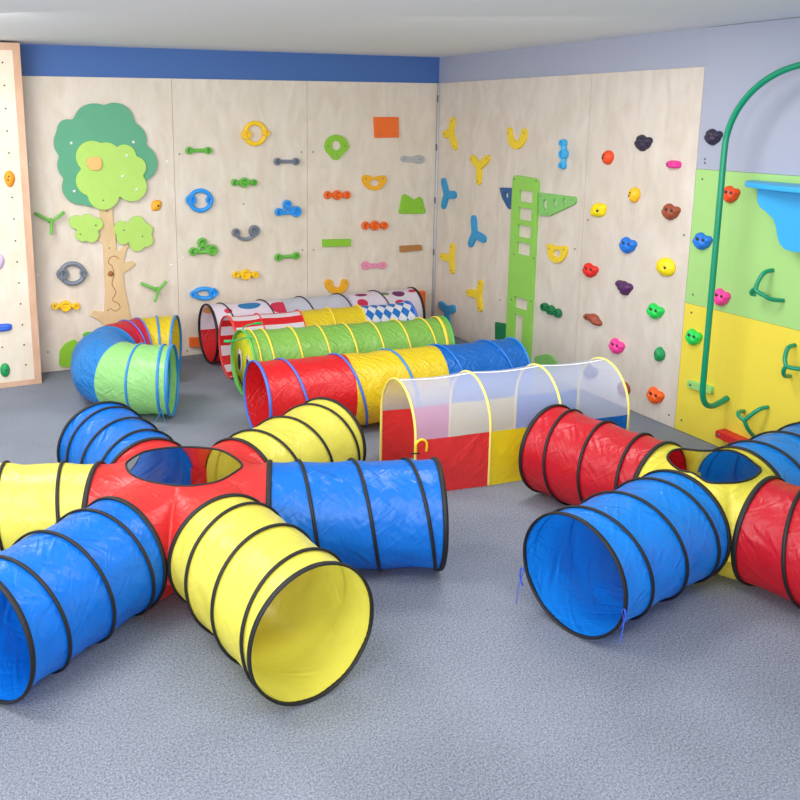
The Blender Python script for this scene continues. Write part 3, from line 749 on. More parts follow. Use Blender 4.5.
flat(RIGHT, (555, 203), [(538.9, 192.5), (574.5, 197), (576, 200), (574.5, 204), (549, 216.3), (538.5, 215.5)], 'w_pale', 'pale green triangular arm with three slots beside the ladder', [pcirc(544.8, 204.5, 2, 5.5, 14), pcirc(554.8, 203, 1.6, 4.6, 14), pcirc(564, 201.5, 1.3, 3.8, 14)], name='triangular_board', rnd=0.02, cat='climbing board', dots=[(541, 196), (572, 200), (548, 214)])
flat(RIGHT, (505, 199), [(499.3, 187.5), (512.3, 188), (512.3, 209.3), (508, 209), (502, 198)], 'w_navy', 'navy blue wedge-shaped board left of the ladder top', [pcirc(506.5, 195.5, 1.8, 3.5, 12)], name='wooden_wedge', rnd=0.015, cat='climbing board', dots=[(502, 190), (510.5, 206)])
flat(RIGHT, (500, 331), [(495, 322), (506.3, 324), (506.3, 342), (495, 339)], 'w_dkgreen', 'dark green rectangular board left of the ladder foot', name='wooden_block', rnd=0.006, cat='climbing board', dots=[(497.5, 326)])
flat(RIGHT, (544, 362), [(534.5, 356.5), (545, 354), (550, 355), (555.5, 361), (556, 372), (535, 372)], 'w_pale', 'low pale green curved board right of the ladder foot', name='wooden_board', rnd=0.02, cat='climbing board', dots=[(546.5, 359)])

# ---- right coloured section: pole, shelf, handles, bars
pd = 0.22
s_p = RIGHT.loc(703, 383, pd).x
pts = []
base = RIGHT.loc(728, 401, 0.0)
z_b = RIGHT.loc(706, 406, pd).y
s_p = 3.415
pole_pts = [(s_p, 0.335, 0.0), (s_p, 0.312, 0.07), (s_p, 0.302, 0.13), (s_p, 0.325, 0.185), (s_p, 0.39, pd-0.004), (s_p, 0.5, pd)]
for z in (0.8, 1.2, 1.6): pole_pts.append((s_p, z, pd))
ztop = RIGHT.loc(800, 57, pd).y - 0.055
for k in range(0, 8):
    a = k/7*pi/2; rr = 0.45
    pole_pts.append((s_p+0.5*(1-math.cos(a)), ztop+0.02-rr+rr*math.sin(a), pd))
pole_pts.append((s_p+0.85, ztop+0.02, pd)); pole_pts.append((s_p+1.05, ztop+0.0, 0.07)); pole_pts.append((s_p+1.1, ztop, 0.0))
bm = bmesh.new(); O = Vector((s_p, z_b))
sweep(bm, catmull([Vector((s-O.x, z-O.y, d)) for s, z, d in pole_pts], 8), 0.0175, 16)
bmesh.ops.recalc_face_normals(bm, faces=bm.faces)
po = obj('climbing_pole', bm, M['pole'], mw=RIGHT.matrix(O.x, O.y)); tag(po, 'long green steel climbing pole with a hooked foot beside the coloured panels', 'pole')
# shelf
so = RIGHT.loc(770, 200, 0.1)
sh = empty('wall_shelf', 'light blue half-round wall shelf with a curved support board', 'shelf', RIGHT.matrix(so.x, so.y))
DW = 0.11
def sp_(u, v): a = RIGHT.loc(u, v, DW); return Vector((a.x-so.x, a.y-so.y))
left = [(757, 188), (757.3, 202), (760, 207.5), (767, 213), (773, 219), (775.5, 226), (777, 236), (779.5, 244), (784, 249), (791, 251.5), (800, 252.5)]
P = [sp_(*p) for p in left]
xc = P[-1].x + 0.06
out = P + [Vector((2*xc-p.x, p.y)) for p in reversed(P)]
bm = plate(out, (), 0.028, DW-0.028)
obj('support_board', bm, M['basin'], sh, smooth=False)
topy = sp_(770, 188.5).y
cxp = xc; rx = xc-sp_(744, 184).x+0.03
bm = bmesh.new()
n = 40
o_ = [(cxp+rx*math.cos(pi+q*pi/n), 0, 0.24*abs(math.sin(q*pi/n))**0.8) for q in range(n+1)]
va = [bm.verts.new((x, topy, max(z, 0)+0.001)) for x, _, z in o_]; vb = [bm.verts.new((x, topy+0.03, max(z, 0)+0.001)) for x, _, z in o_]
bm.faces.new(va); bm.faces.new(vb)
for i in range(n+1): bm.faces.new((va[i], va[(i+1) % (n+1)], vb[(i+1) % (n+1)], vb[i]))
bmesh.ops.recalc_face_normals(bm, faces=bm.faces); bevel(bm, 0.006, 2, 50)
obj('shelf_top', bm, M['basin'], sh, smooth=False)
bm = bmesh.new()
for x in (xc-0.12, xc+0.12): box(bm, x-0.02, x+0.02, topy-0.2, topy, 0.0, DW-0.028)
obj('bracket', bm, M['basin'], sh, smooth=False)
# bent-tube handles: (stem foot on wall, hook, arm tips)
def bent(c, paths, label):
    org = RIGHT.loc(*c)
    root = empty('climbing_rung', label, 'climbing handle', RIGHT.matrix(org.x, org.y), 'green bent-tube handles')
    for p in paths:
        q = []
        for (u, v, d) in p:
            a = RIGHT.loc(u, v, d); q.append(Vector((a.x-org.x, a.y-org.y, d)))
        bm = bmesh.new(); sweep(bm, catmull(q, 8), 0.012, 12); bmesh.ops.recalc_face_normals(bm, faces=bm.faces)
        obj('arm', bm, M['pole'], root)
bent((757, 291), [[(773, 270, 0.0), (764, 273, 0.05), (757.5, 283, 0.085), (755.5, 290.5, 0.1)], [(755.5, 290.5, 0.1), (763, 295, 0.09), (772, 299.5, 0.06), (783.5, 300.5, 0.0)], [(756, 288, 0.1), (752, 291, 0.09), (752, 294, 0.08), (756, 294.5, 0.07)]], 'green bent-tube handle on the pale green panel under the blue shelf')
bent((787, 366), [[(795, 345, 0.0), (788, 348, 0.05), (785, 358, 0.08), (786, 366, 0.1)], [(786, 366, 0.1), (792, 368, 0.09), (802, 369, 0.06), (812, 368, 0.0)], [(786, 366, 0.1), (783.5, 371, 0.1), (785, 376, 0.07), (790, 376, 0.0)]], 'green bent-tube handle at the right edge of the yellow panel')
bent((745, 419), [[(768, 407, 0.0), (760, 409, 0.05), (751, 415, 0.08), (744.5, 420.5, 0.1)], [(744.5, 420.5, 0.1), (739, 416, 0.1), (739, 412, 0.07), (744, 411, 0.0)], [(744.5, 420.5, 0.1), (747, 427, 0.09), (751, 433, 0.06), (757, 440, 0.0)]], 'green bent-tube handle low on the yellow panel above the red bar')
def bar3(c, u0, v0, u1, v1, h, d, m_, label):
    org = RIGHT.loc(*c); a = rel(RIGHT, org, u0, v0); b = rel(RIGHT, org, u1, v1)
    dr = (b-a).normalized(); pr = Vector((-dr.y, dr.x))*h/2
    bm = plate(rpoly([a-pr, b-pr, b+pr, a+pr], 0.015), (), d, 0, 0.004)
    o = obj('wall_bar', bm, M[m_], mw=RIGHT.matrix(org.x, org.y), smooth=False); tag(o, label, 'wall bar')
    bm = bmesh.new(); q = a+dr*0.03; lathe(bm, [(0.009, d), (0.009, d+0.002), (0, d+0.003)], q.x, q.y, 12); obj('screw', bm, M['steel'], o)
bar3((700, 386), 688, 383.5, 712, 390.5, 0.05, 0.03, 'bar_green', 'short pale green bar on the yellow panel behind the pole')
bar3((734, 434), 721, 432, 757, 448, 0.05, 0.07, 'bar_red', 'red wooden bar low on the yellow panel above the blue tunnel')

# ================================================================== TUNNELS
R = 0.243
TOPZ = 0.5
SQ = [1.0]      # how much a tunnel is squeezed sideways by its neighbours
def side_up(tan):
    side = Vector((-tan.y, tan.x, 0)).normalized()
    return side, Vector((0, 0, 1))
def coil_t(coil, a, n=0):
    """where the wire coil crosses angle a (radians, pi/2 = top); coil = (first top, pitch, turns, t_min, t_max)"""
    ph = (a-pi/2+pi) % (2*pi) - pi
    return coil[0]+coil[1]*(n+ph/(2*pi))
def tube_fabric(path, radii, sect, mats, mat_fn, nseg=72, sub=7, sag=0.010, seed=0.0, coil=None, wr=0.004, ends=None, skew=None):
    """fabric sleeve along a path. path(t)->(centre, tangent), t in metres; sect: ring positions along t."""
    bm = bmesh.new(); uvl = bm.loops.layers.uv.new('UVMap')
    ts = []
    for a, b in zip(sect, sect[1:]):
        k = max(2, int(round((b-a)/0.035)))
        for j in range(k): ts.append((a+(b-a)*j/k, math.sin(pi*j/k)))
    ts.append((sect[-1], 0.0))
    rows = []
    e0, e1 = ends if ends else (sect[0], sect[-1])
    for (t, sg0) in ts:
        c, tan = path(t)
        side = Vector((-tan.y, tan.x, 0)).normalized()
        up = tan.cross(side)*-1
        if up.z < 0: up = -up
        row = []
        for q in range(nseg):
            a = 2*pi*q/nseg
            sg = sg0
            if coil:      # the cloth hangs in between the turns of the wire
                tc = coil_t(coil, a)
                k = round((t-tc)/coil[1]); g = abs(t-tc-k*coil[1]) if 0 <= k < coil[2] else 9
                g = min(g, t-e0, e1-t)
                sg = math.sin(pi/2*min(1.0, g/(coil[1]*0.5)))
            # little folds, none at the hoops
            nz = noise.noise(Vector((t*7+seed, math.cos(a)*2.2, math.sin(a)*2.2+seed)))
            nz2 = noise.noise(Vector((t*18+seed*2, math.cos(a)*7+t*9, math.sin(a)*7)))
            r = radii(t) - sag*sg + sg*(wr*nz*2.0+wr*nz2*1.1)
            p = c+side*(math.cos(a)*r*SQ[0])+up*(math.sin(a)*r)
            if skew: p += tan*(-math.cos(a)*r*skew(t))
            if p.z < 0.004: p.z = 0.004
            row.append(bm.verts.new(p))
        rows.append(row)
    for i in range(len(rows)-1):
        t0, t1 = ts[i][0], ts[i+1][0]
        for q in range(nseg):
            q2 = (q+1) % nseg
            f = bm.faces.new((rows[i][q], rows[i][q2], rows[i+1][q2], rows[i+1][q]))
            a0, a1 = q/nseg*2*pi*R, (q+1)/nseg*2*pi*R
            for l, (x, y) in zip(f.loops, ((t0, a0), (t0, a1), (t1, a1), (t1, a0))): l[uvl].uv = (x, y)
            f.material_index = mat_fn((t0+t1)/2, (q+0.5)/nseg*360)
    return bm
def straight(c0, direction):
    d = Vector((math.cos(direction), math.sin(direction), 0))
    return lambda t: (Vector((c0[0]+d.x*t, c0[1]+d.y*t, R+0.012)), d)
def hoop(path, t, r, w=0.009, th=0.006, nseg=64, skew=None):
    c, tan = path(t); side = Vector((-tan.y, tan.x, 0)).normalized(); up = Vector((0, 0, 1))
    bm = bmesh.new()
    P = []
    for q in range(nseg):
        a = 2*pi*q/nseg; wob = 0.0012*noise.noise(Vector((math.cos(a)*3, math.sin(a)*3, t*9)))
        p = c+side*(math.cos(a)*(r+wob)*SQ[0])+up*(math.sin(a)*(r+wob))
        if skew: p += tan*(-math.cos(a)*r*skew(t))
        p.z = max(p.z, th+0.001)
        P.append(p)
    sweep(bm, P, 0, 8, closed=True, flat=(w, th), ref=lambda i: (P[i]-c))
    return bm
def spiral(path, coil, r, w=0.008, th=0.0055):
    """tape over the wire coil: one continuous helix from end to end"""
    first, pitch, turns, lo, hi = coil
    bm = bmesh.new(); P = []; C_ = []
    n0, n1 = -40, int(turns*64)-24
    for k in range(n0, n1+1):
        ph = 2*pi*k/64; t = first+pitch*ph/(2*pi)
        if t < lo or t > hi: continue
        a = ph+pi/2
        c, tan = path(t); side, up = side_up(tan)
        rr = r(t) if callable(r) else r
        wob = 0.001*noise.noise(Vector((math.cos(a)*3, math.sin(a)*3, t*9)))
        p = c+side*(math.cos(a)*(rr+wob)*SQ[0])+up*(math.sin(a)*(rr+wob)); p.z = max(p.z, th+0.001)
        P.append(p); C_.append(c)
    sweep(bm, P, 0, 8, flat=(w, th), ref=lambda i: (P[i]-C_[i]))
    return bm
def ribbon(pts, w=0.004):
    bm = bmesh.new(); sweep(bm, catmull([Vector(p) for p in pts], 6), 0, 6, flat=(w, w*0.35)); return bm

def arm_group(root, name, origin, az, length, col, start, ringm='black', seed=0.0, r0=0.238, RR=0.25):
    d = Vector((math.cos(az), math.sin(az), 0))
    path = lambda t: (Vector((origin[0]+d.x*t, origin[1]+d.y*t, RR+0.012)), d)
    ln = length-start; pitch = ln*0.325
    coil = (start+ln*0.5-pitch+0.012, pitch, 3, start+0.004, length-0.004)
    rad = lambda t: r0+(RR-r0)*min(1, (t-start)/0.12)
    bm = tube_fabric(path, rad, [start, length], [col], lambda t, a: 0, seed=seed, wr=0.0045, coil=coil, sag=0.009)
    arm = obj(name, bm, FB[col], root)
    for t in (start, length):
        obj('hoop', hoop(path, t, rad(t)+0.005, 0.012, 0.006), M[ringm], arm)
    obj('coil', spiral(path, coil, lambda t: rad(t)+0.0055, 0.0082, 0.0055), M[ringm], arm)
    return arm, path, None, rad

def star(label, c, arms, hubcol, hole_px, start, r0, RR=0.25):
    root = empty('play_tunnel', label, 'play tunnel', Matrix.Translation((0, 0, 0)))
    root.location = (c[0], c[1], 0)
    INV = Matrix.Translation((-c[0], -c[1], 0))
    objs = []
    info = []
    for k, (az, ln, col, *own) in enumerate(arms):
        arm, path, sect, rad = arm_group(None, 'tunnel_arm', c, math.radians(az), ln, col, start, seed=k*3.1+c[0], r0=r0, RR=own[0] if own else RR)
        arm.data.transform(INV)
        for h in [o for o in bpy.data.objects if o.parent is arm]: h.data.transform(INV)
        arm.parent = root
        info.append((math.radians(az), path))
    # hub: cloth between the hole and the upper half of every mouth, and a bottom between the lower halves
    info.sort(key=lambda x: x[0] % (2*pi))
    def loop(upper):
        pts = []
        nh = 22
        for az, path in info:
            cc_, tan = path(start); side = Vector((-tan.y, tan.x, 0))
            for j in range(nh+1):
                a = pi*j/nh           # from the right side (-side) over the top to the left side
                p = cc_+side*(-math.cos(a)*r0)+Vector((0, 0, (1 if upper else -1)*math.sin(a)*r0))
                p.z = max(p.z, 0.004)
                pts.append(p-Vector((c[0], c[1], 0)))
        # neighbouring mouths meet at one seam
        m = nh+1
        for i in range(len(info)):
            A, B_ = i*m+m-1, ((i+1) % len(info))*m
            mid = (pts[A]+pts[B_])/2
            pts[A] = mid; pts[B_] = mid.copy()
        return pts
    hole = [on_z(u, v, TOPZ-0.012) for u, v in hole_px]
    hole = [Vector((p.x-c[0], p.y-c[1], TOPZ-0.012)) for p in hole]
    if sum(hole[i].x*hole[(i+1) % len(hole)].y-hole[(i+1) % len(hole)].x*hole[i].y for i in range(len(hole))) < 0: hole.reverse()
    hsm = catmull(hole, 10, True)
    def hole_at(ang):
        d = Vector((math.cos(ang), math.sin(ang)))
        best = None
        for i in range(len(hsm)):
            a, b = hsm[i].to_2d(), hsm[(i+1) % len(hsm)].to_2d()
            den = d.x*(b-a).y-d.y*(b-a).x
            if abs(den) < 1e-9: continue
            t = (a.x*(b-a).y-a.y*(b-a).x)/den; s = (a.x*d.y-a.y*d.x)/den
            if t > 0 and -0.001 <= s <= 1.001 and (best is None or t < best): best = t
        return Vector((d.x*best, d.y*best, TOPZ-0.012))
    bm = bmesh.new(); uvl = bm.loops.layers.uv.new('UVMap')
    up = loop(True); rows = []
    K = 9
    rim = []
    for p in up:
        ang = math.atan2(p.y, p.x); h = hole_at(ang); rim.append(h)
        row = []
        for k in range(K+1):
            t = k/K
            q = h.lerp(p, t)
            # cloth stretched flat on top, then falling towards the seam
            zt = h.z+(p.z-h.z)*(t**1.6)
            q.z = zt - 0.012*math.sin(pi*t) + 0.006*math.sin(pi*t)*noise.noise(Vector((q.x*12, q.y*12, 3)))
            row.append(bm.verts.new(q))
        rows.append(row)
    n = len(rows)
    for i in range(n):
        A, B_ = rows[i], rows[(i+1) % n]
        for k in range(K):
            f = bm.faces.new((A[k], A[k+1], B_[k+1], B_[k]))
            for l in f.loops: l[uvl].uv = (l.vert.co.x, l.vert.co.y+l.vert.co.z)
    for i in range(len(info)):      # small gusset closing the seam between neighbouring mouths
        g = up[(i+1)*(n//len(info))-1]; rd = Vector((g.x, g.y, 0)).normalized(); tg = Vector((-rd.y, rd.x, 0))
        qs = [bm.verts.new(g*0.97+tg*a+Vector((0, 0, b))) for a, b in ((-0.04, -0.07), (0.04, -0.07), (0.04, 0.05), (-0.04, 0.05))]
        for v_ in qs: v_.co.z = max(0.01, v_.co.z)
        f = bm.faces.new(qs)
        for l in f.loops: l[uvl].uv = (l.vert.co.x, l.vert.co.z)
    lw = loop(False); ctr = bm.verts.new((0, 0, 0.004)); rows = []
    for p in lw:
        row = []
        for k in range(1, 6):
            t = k/5; row.append(bm.verts.new((p.x*t, p.y*t, 0.004+(p.z-0.004)*t**3)))
        rows.append(row)
    for i in range(n):
        A, B_ = rows[i], rows[(i+1) % n]
        fs = [bm.faces.new((ctr, A[0], B_[0]))]
        for k in range(4): fs.append(bm.faces.new((A[k], A[k+1], B_[k+1], B_[k])))
        for f in fs:
            for l in f.loops: l[uvl].uv = (l.vert.co.x, l.vert.co.y+l.vert.co.z)
    bmesh.ops.remove_doubles(bm, verts=bm.verts, dist=1e-5)
    bmesh.ops.recalc_face_normals(bm, faces=bm.faces)
    hub = obj('hub', bm, FB[hubcol], root)
    bm = bmesh.new(); P = [h.copy() for h in hsm]
    sweep(bm, P, 0.0055, 6, closed=True)
    obj('hole_piping', bm, M['black'], hub)
    return root

s1c = (-0.62, 3.575)
star('large six-armed play tunnel, blue and yellow arms meeting in a red hub', s1c,
     [(-56.3, 1.075, 'yellow', 0.252), (2, 1.155, 'blue'), (54, 1.13, 'yellow'), (124.5, 1.03, 'blue'), (180, 1.2, 'yellow'), (238, 1.05, 'blue')],
     'hub_red', [(126, 465), (131, 459), (144, 452), (163, 448.3), (182, 447), (200, 447.5), (219, 450), (233, 456.5), (242, 465), (236, 471.5), (219, 481), (200, 485), (184, 486), (169, 485), (147, 481), (131, 474)], 0.392, 0.24, 0.243)
s2c = (1.80, 3.655)
star('four-armed play tunnel, red and blue arms meeting in a yellow hub', s2c,
     [(215.5, 0.975, 'blue2'), (-53, 1.0, 'red2'), (31, 1.0, 'blue2'), (126, 0.91, 'red2')],
     'hub_yellow', [(667.6, 458.7), (672, 451), (682.5, 449), (699.5, 450.6), (714, 450.6), (731, 450.6), (744, 455.5), (753.7, 463), (761, 470), (752.6, 478), (740, 482), (725, 483), (708, 482), (694, 473.6), (678, 469)], 0.25, 0.238, 0.24)
star2 = bpy.data.objects['play_tunnel.001']
# thin tie strings on the front blue arm of the four-armed tunnel
mthz = math.radians(215.5); dx, dy = math.cos(mthz), math.sin(mthz)
ec = Vector((s2c[0]+dx*0.985, s2c[1]+dy*0.985, R)); sd = Vector((-dy, dx, 0))
arm_b = [o for o in star2.children if o.name.startswith('tunnel_arm')][0]
for sgn in (1, -1):
    e0 = ec+sd*(sgn*(R-0.006))-Vector((s2c[0], s2c[1], 0)); e0.z = 0.22 if sgn > 0 else 0.16
    o1 = Vector((dx, dy, 0))
    sdn = sd*sgn
    bm = ribbon([e0, e0+sdn*0.012+Vector((0, 0, 0.01)), e0+sdn*0.018-Vector((0, 0, 0.03)), e0+sdn*0.002-Vector((0, 0, 0.07))], 0.005)
    sweep(bm, catmull([e0, e0+sdn*0.012-Vector((0, 0, 0.04)), e0+sdn*0.015+o1*0.01-Vector((0, 0, 0.08)), e0+sdn*0.015+o1*0.02-Vector((0, 0, 0.12 if sgn > 0 else e0.z-0.006))], 6), 0, 6, flat=(0.003, 0.0015))
    obj('tie_string', bm, M['string_blue'], star2)

def tunnel(label, c0, c1, sections, hoops, seed, sag=0.008, hoopw=(0.008, 0.006), wr=0.004, coil=None, yaw=0.0):
    """straight tunnel; sections: (t0,t1,mats,mat_fn, name); hoops: (t, material)"""
    c0, c1 = Vector(c0), Vector(c1); L_ = (c1-c0).length; az = math.atan2(c1.y-c0.y, c1.x-c0.x)
    root = empty('play_tunnel', label, 'play tunnel'); root.location = (0, 0, 0)
    mid = (c0+c1)/2
    root.location = (mid.x, mid.y, 0); INV = Matrix.Translation((-mid.x, -mid.y, 0))
    path = straight(c0, az)
    ht = sorted(h[0]*L_ for h in hoops)
    cl = (coil[0]*L_, coil[1]*L_, coil[2], 0.01, L_-0.01) if coil else None
    sk = (lambda t: math.tan(math.radians(yaw))*max(0.0, 1-t/0.4)) if yaw else None
    for (a, b, mats, fn, nm) in sections:
        s = sorted(set([a*L_, b*L_]+[h for h in ht if a*L_+0.01 < h < b*L_-0.01]))
        # keep the sag continuous: hoops pull the cloth out, section seams do too
        bm = tube_fabric(path, lambda t: R, s, mats, fn, seed=seed, sag=sag, wr=wr, coil=cl, ends=(0, L_), skew=sk)
        bm.transform(INV)
        o = obj(nm, bm, mats, root)
    for h in hoops:
        bm = hoop(path, h[0]*L_, R+0.004, h[2] if len(h) > 2 else hoopw[0], hoopw[1], skew=sk); bm.transform(INV)
        obj('hoop', bm, M[h[1]], root)
    if coil and len(coil) > 3:
        for (m_, n0, n1) in coil[3]:
            sub = (cl[0]+cl[1]*n0, cl[1], n1-n0, max(0.01, cl[0]+cl[1]*(n0-0.5)), min(L_-0.01, cl[0]+cl[1]*(n1-0.5)))
            bm = spiral(path, sub, R+0.0045, coil[4] if len(coil) > 4 else 0.0075, 0.005); bm.transform(INV); obj('coil', bm, M[m_], root)
    return root, path, L_, INV
one = lambda t, a: 0
# T5 red / yellow / blue
L5a, L5b = Vector((-0.405, 5.205)), Vector((1.37, 5.78))
def frac(u, v, A, B_):
    p = on_z(u, v, TOPZ); d = (B_-A); return (Vector((p.x, p.y))-A).dot(d)/d.dot(d)
f5 = lambda u, v: frac(u, v, L5a, L5b)
ry, yb = f5(346, 355), f5(434, 345)
r5, path5, Ln5, INV5 = tunnel('long play tunnel in red, golden yellow and blue sections behind the netting tunnel', L5a, L5b,
    [(0, ry, [FB['red']], one, 'red_section'), (ry, yb, [FB['gold']], one, 'yellow_section'), (yb, 1, [FB['dblue']], one, 'blue_section')],
    [(0, 'pipe_royal', 0.011), (1, 'pipe_blue')], 5.0, coil=(f5(284, 360), f5(390, 350)/2-f5(284, 360)/2, 5, [('pipe_royal', 0, 2), ('pipe_blue', 2, 3), ('pipe_deep_blue', 3, 5)], 0.009), yaw=6)
# T4 green caterpillar
SQ[0] = 0.9
L4a, L4b = Vector((-0.565, 6.01)), Vector((0.965, 6.44))
f4 = lambda u, v: frac(u, v, L4a, L4b)
r4, path4, Ln4, INV4 = tunnel('green play tunnel with yellow hoops and a yellow caterpillar face on its end', L4a, L4b,
    [(0, 1, [FB['green']], one, 'green_section')],
    [(0, 'pipe_green', 0.01), (f4(250, 330.5), 'pipe_yellow', 0.006), (f4(437, 317.5), 'pipe_yellow', 0.014), (1, 'pipe_green', 0.01)], 9.0, coil=(f4(262, 329), f4(290, 327.5)-f4(262, 329), 7, [('pipe_yellow', 0, 7)], 0.008), yaw=11)
# caterpillar face disc with eyes and smile, cloth across the near end
c_, tan_ = path4(0.0)
az4 = math.atan2(tan_.y, tan_.x)
FM = Matrix.Translation(c_-Vector(((L4a.x+L4b.x)/2, (L4a.y+L4b.y)/2, 0))) @ Matrix.Rotation(az4+math.radians(11), 4, 'Z')
def disc(r0, y0, z0, ry_, x, n=40, th=0.003):
    bm = bmesh.new()
    a = [bm.verts.new((x, y0+r0*math.cos(q*2*pi/n), z0+ry_*math.sin(q*2*pi/n))) for q in range(n)]
    b = [bm.verts.new((x-th, v.co.y, v.co.z)) for v in a]
    bm.faces.new(a); bm.faces.new(list(reversed(b)))
    for i in range(n): bm.faces.new((a[i], a[(i+1) % n], b[(i+1) % n], b[i]))
    bmesh.ops.recalc_face_normals(bm, faces=bm.faces); bm.transform(FM); return bm
face = obj('face_panel', disc(R*0.86, 0, -0.005, R*0.95, 0.01), FB['lemon'], r4)
for sgn in (-1, 1):
    e = obj('eye', disc(0.042, sgn*0.085, 0.0, 0.085, 0.006), FB['white'], face)
for sgn in (-1, 1): obj('pupil', disc(0.028, sgn*0.085, -0.01, 0.062, 0.002), M['black'], face)
bm = bmesh.new(); sweep(bm, catmull([Vector((0.002, -0.11, -0.13)), Vector((0.002, -0.05, -0.17)), Vector((0.002, 0.05, -0.17)), Vector((0.002, 0.11, -0.13))], 8), 0.005, 6); bm.transform(FM)
obj('mouth', bm, M['black'], face)
for pts in ([(0.02, -0.13, 0.215), (-0.015, -0.10, 0.22), (-0.05, -0.04, 0.195), (-0.1, 0.0, 0.18), (-0.14, 0.02, 0.178)], [(0.02, 0.06, 0.245), (0.06, 0.07, 0.262), (0.12, 0.08, 0.268), (0.19, 0.09, 0.262)]):
    bm = bmesh.new(); q = catmull([Vector(p) for p in pts], 6); sweep(bm, q, lambda t: 0.005 if t < 0.72 else 0.0105, 10); bm.transform(FM)
    obj('antenna', bm, M['antenna_green'], r4)
SQ[0] = 0.86
# T3 stripes / yellow / diamonds
L3a, L3b = Vector((-0.72, 6.455)), Vector((0.745, 7.00))
f3 = lambda u, v: frac(u, v, L3a, L3b)
sy, yd = f3(298, 310.5), f3(357, 305)
def stripe(t, a): return 0 if int((a+9)//20) % 2 else 1
r3, path3, Ln3, INV3 = tunnel('play tunnel with red and white stripes, a yellow middle and blue-white diamonds', L3a, L3b,
    [(0, sy, [FB['white'], FB['red']], stripe, 'striped_section'), (sy, yd, [FB['gold']], one, 'yellow_section'), (yd, 1, [mat_diamonds()], one, 'diamond_section')],
    [(0, 'pipe_red', 0.012), (f3(255, 312), 'pipe_red', 0.004), (sy, 'pipe_red', 0.005), (f3(326, 307), 'pipe_yellow', 0.006), (yd, 'pipe_yellow', 0.005), (1, 'pipe_royal', 0.012)], 13.0, wr=0.003, yaw=5)
SQ[0] = 0.92
# T2 dotted
L2a, L2b = Vector((-0.935, 6.875)), Vector((0.85, 7.575))
f2 = lambda u, v: frac(u, v, L2a, L2b)
Lt2 = (L2b-L2a).length
top = R*2*pi*0.25
def dd(u, v, rx, ry_, c):
    # dots placed by their position along the tunnel and round its skin (top = quarter turn)
    t = f2(u, v)*Lt2
    return (t, top+(-0.0), rx, ry_, c)
dots = [(f2(223, 303)*Lt2, top+0.13, 0.035, 0.03, (216, 60, 92)), (f2(246, 301)*Lt2, top+0.07, 0.10, 0.055, (40, 128, 190)), (f2(276, 299)*Lt2, top+0.13, 0.09, 0.075, (214, 48, 86)),
        (f2(360, 293)*Lt2, top+0.05, 0.06, 0.03, (150, 40, 90)), (f2(357, 293)*Lt2, top+0.17, 0.05, 0.05, (214, 48, 86)), (f2(383, 291)*Lt2, top+0.07, 0.04, 0.03, (120, 150, 80)),
        (f2(396, 290)*Lt2, top+0.08, 0.06, 0.05, (116, 44, 104)), (f2(393, 290)*Lt2, top+0.2, 0.05, 0.03, (214, 48, 86)), (f2(411, 289)*Lt2, top+0.06, 0.04, 0.03, (214, 48, 86)),
        (f2(215, 303)*Lt2, top-0.2, 0.06, 0.05, (240, 168, 100)), (f2(240, 303)*Lt2, top-0.28, 0.07, 0.09, (240, 168, 100)), (f2(380, 293)*Lt2, top-0.2, 0.07, 0.06, (240, 120, 60)),
        (f2(238, 303)*Lt2, top+0.25, 0.04, 0.04, (240, 168, 60))]
DOT = mat_dots(dots, (232, 222, 236))
def half(t, a): return 1 if (a > 186 or a < -6) and a < 354 else 0
m1, m2 = f2(281, 299), f2(347, 294)
r2_, path2, Ln2, INV2 = tunnel('white dotted play tunnel with red underside, a netting middle and black hoops', L2a, L2b,
    [(0, m1, [DOT, FB['red']], half, 'dotted_section'), (m1, m2, [NET2, NET2], half, 'netting_section'), (m2, 1, [DOT, FB['red']], half, 'dotted_section')],
    [(0, 'black', 0.013), (1, 'black', 0.013)], 17.0, wr=0.002, coil=(f2(222, 303.5), f2(262, 300)-f2(222, 303.5), 5, [('black', 0, 5)], 0.006), yaw=5)
SQ[0] = 1.0
# T1 curved
cr = 0.42; ctr1 = Vector((-1.17, 6.05)); lead = 0.15
arc = pi*cr; tail = 0.03
Lt1 = lead+arc+tail
def path1(t):
    if t < lead: return Vector((ctr1.x+lead-t, ctr1.y-cr-0.03*(lead-t)/lead, R+0.012)), Vector((-1, 0.0, 0))
    if t < lead+arc:
        a = -pi/2-(t-lead)/cr
        return Vector((ctr1.x+cr*math.cos(a), ctr1.y+cr*math.sin(a), R+0.012)), Vector((math.sin(a), -math.cos(a), 0))
    return Vector((ctr1.x+(t-lead-arc), ctr1.y+cr, R+0.012)), Vector((1, 0, 0))
r1 = empty('play_tunnel', 'curved U-shaped play tunnel in pale green, blue, red and yellow by the tree', 'play tunnel'); r1.location = (ctr1.x, ctr1.y, 0)
INV1 = Matrix.Translation((-ctr1.x, -ctr1.y, 0))
hp1 = [0.0, 0.06, lead+0.08, 0.58, 0.78, 1.0, 1.12, 1.24, 1.36, Lt1]
for a, b, col, nm in ((0, 0.39, 'pale_green', 'green_section'), (0.39, 0.93, 'sky', 'blue_section'), (0.93, 1.22, 'crimson', 'red_section'), (1.22, Lt1, 'gold', 'yellow_section')):
    s = sorted(set([a, b]+[h for h in hp1 if a+0.02 < h < b-0.02]))
    bm = tube_fabric(path1, lambda t: R, s, [FB[col]], one, seed=21.0, sag=0.008, wr=0.005); bm.transform(INV1)
    obj(nm, bm, FB[col], r1)
for t, mm, w in ((0, 'pipe_blue', 0.012), (0.06, 'pipe_blue', 0.01), (lead+0.08, 'pipe_blue', 0.009), (1.12, 'pipe_royal', 0.006), (1.22, 'pipe_royal', 0.007), (1.36, 'pipe_blue', 0.009), (Lt1, 'pipe_blue', 0.011)):
    bm = hoop(path1, t, R+0.001, w, 0.006); bm.transform(INV1); obj('hoop', bm, M[mm], r1)
bm = bmesh.new()
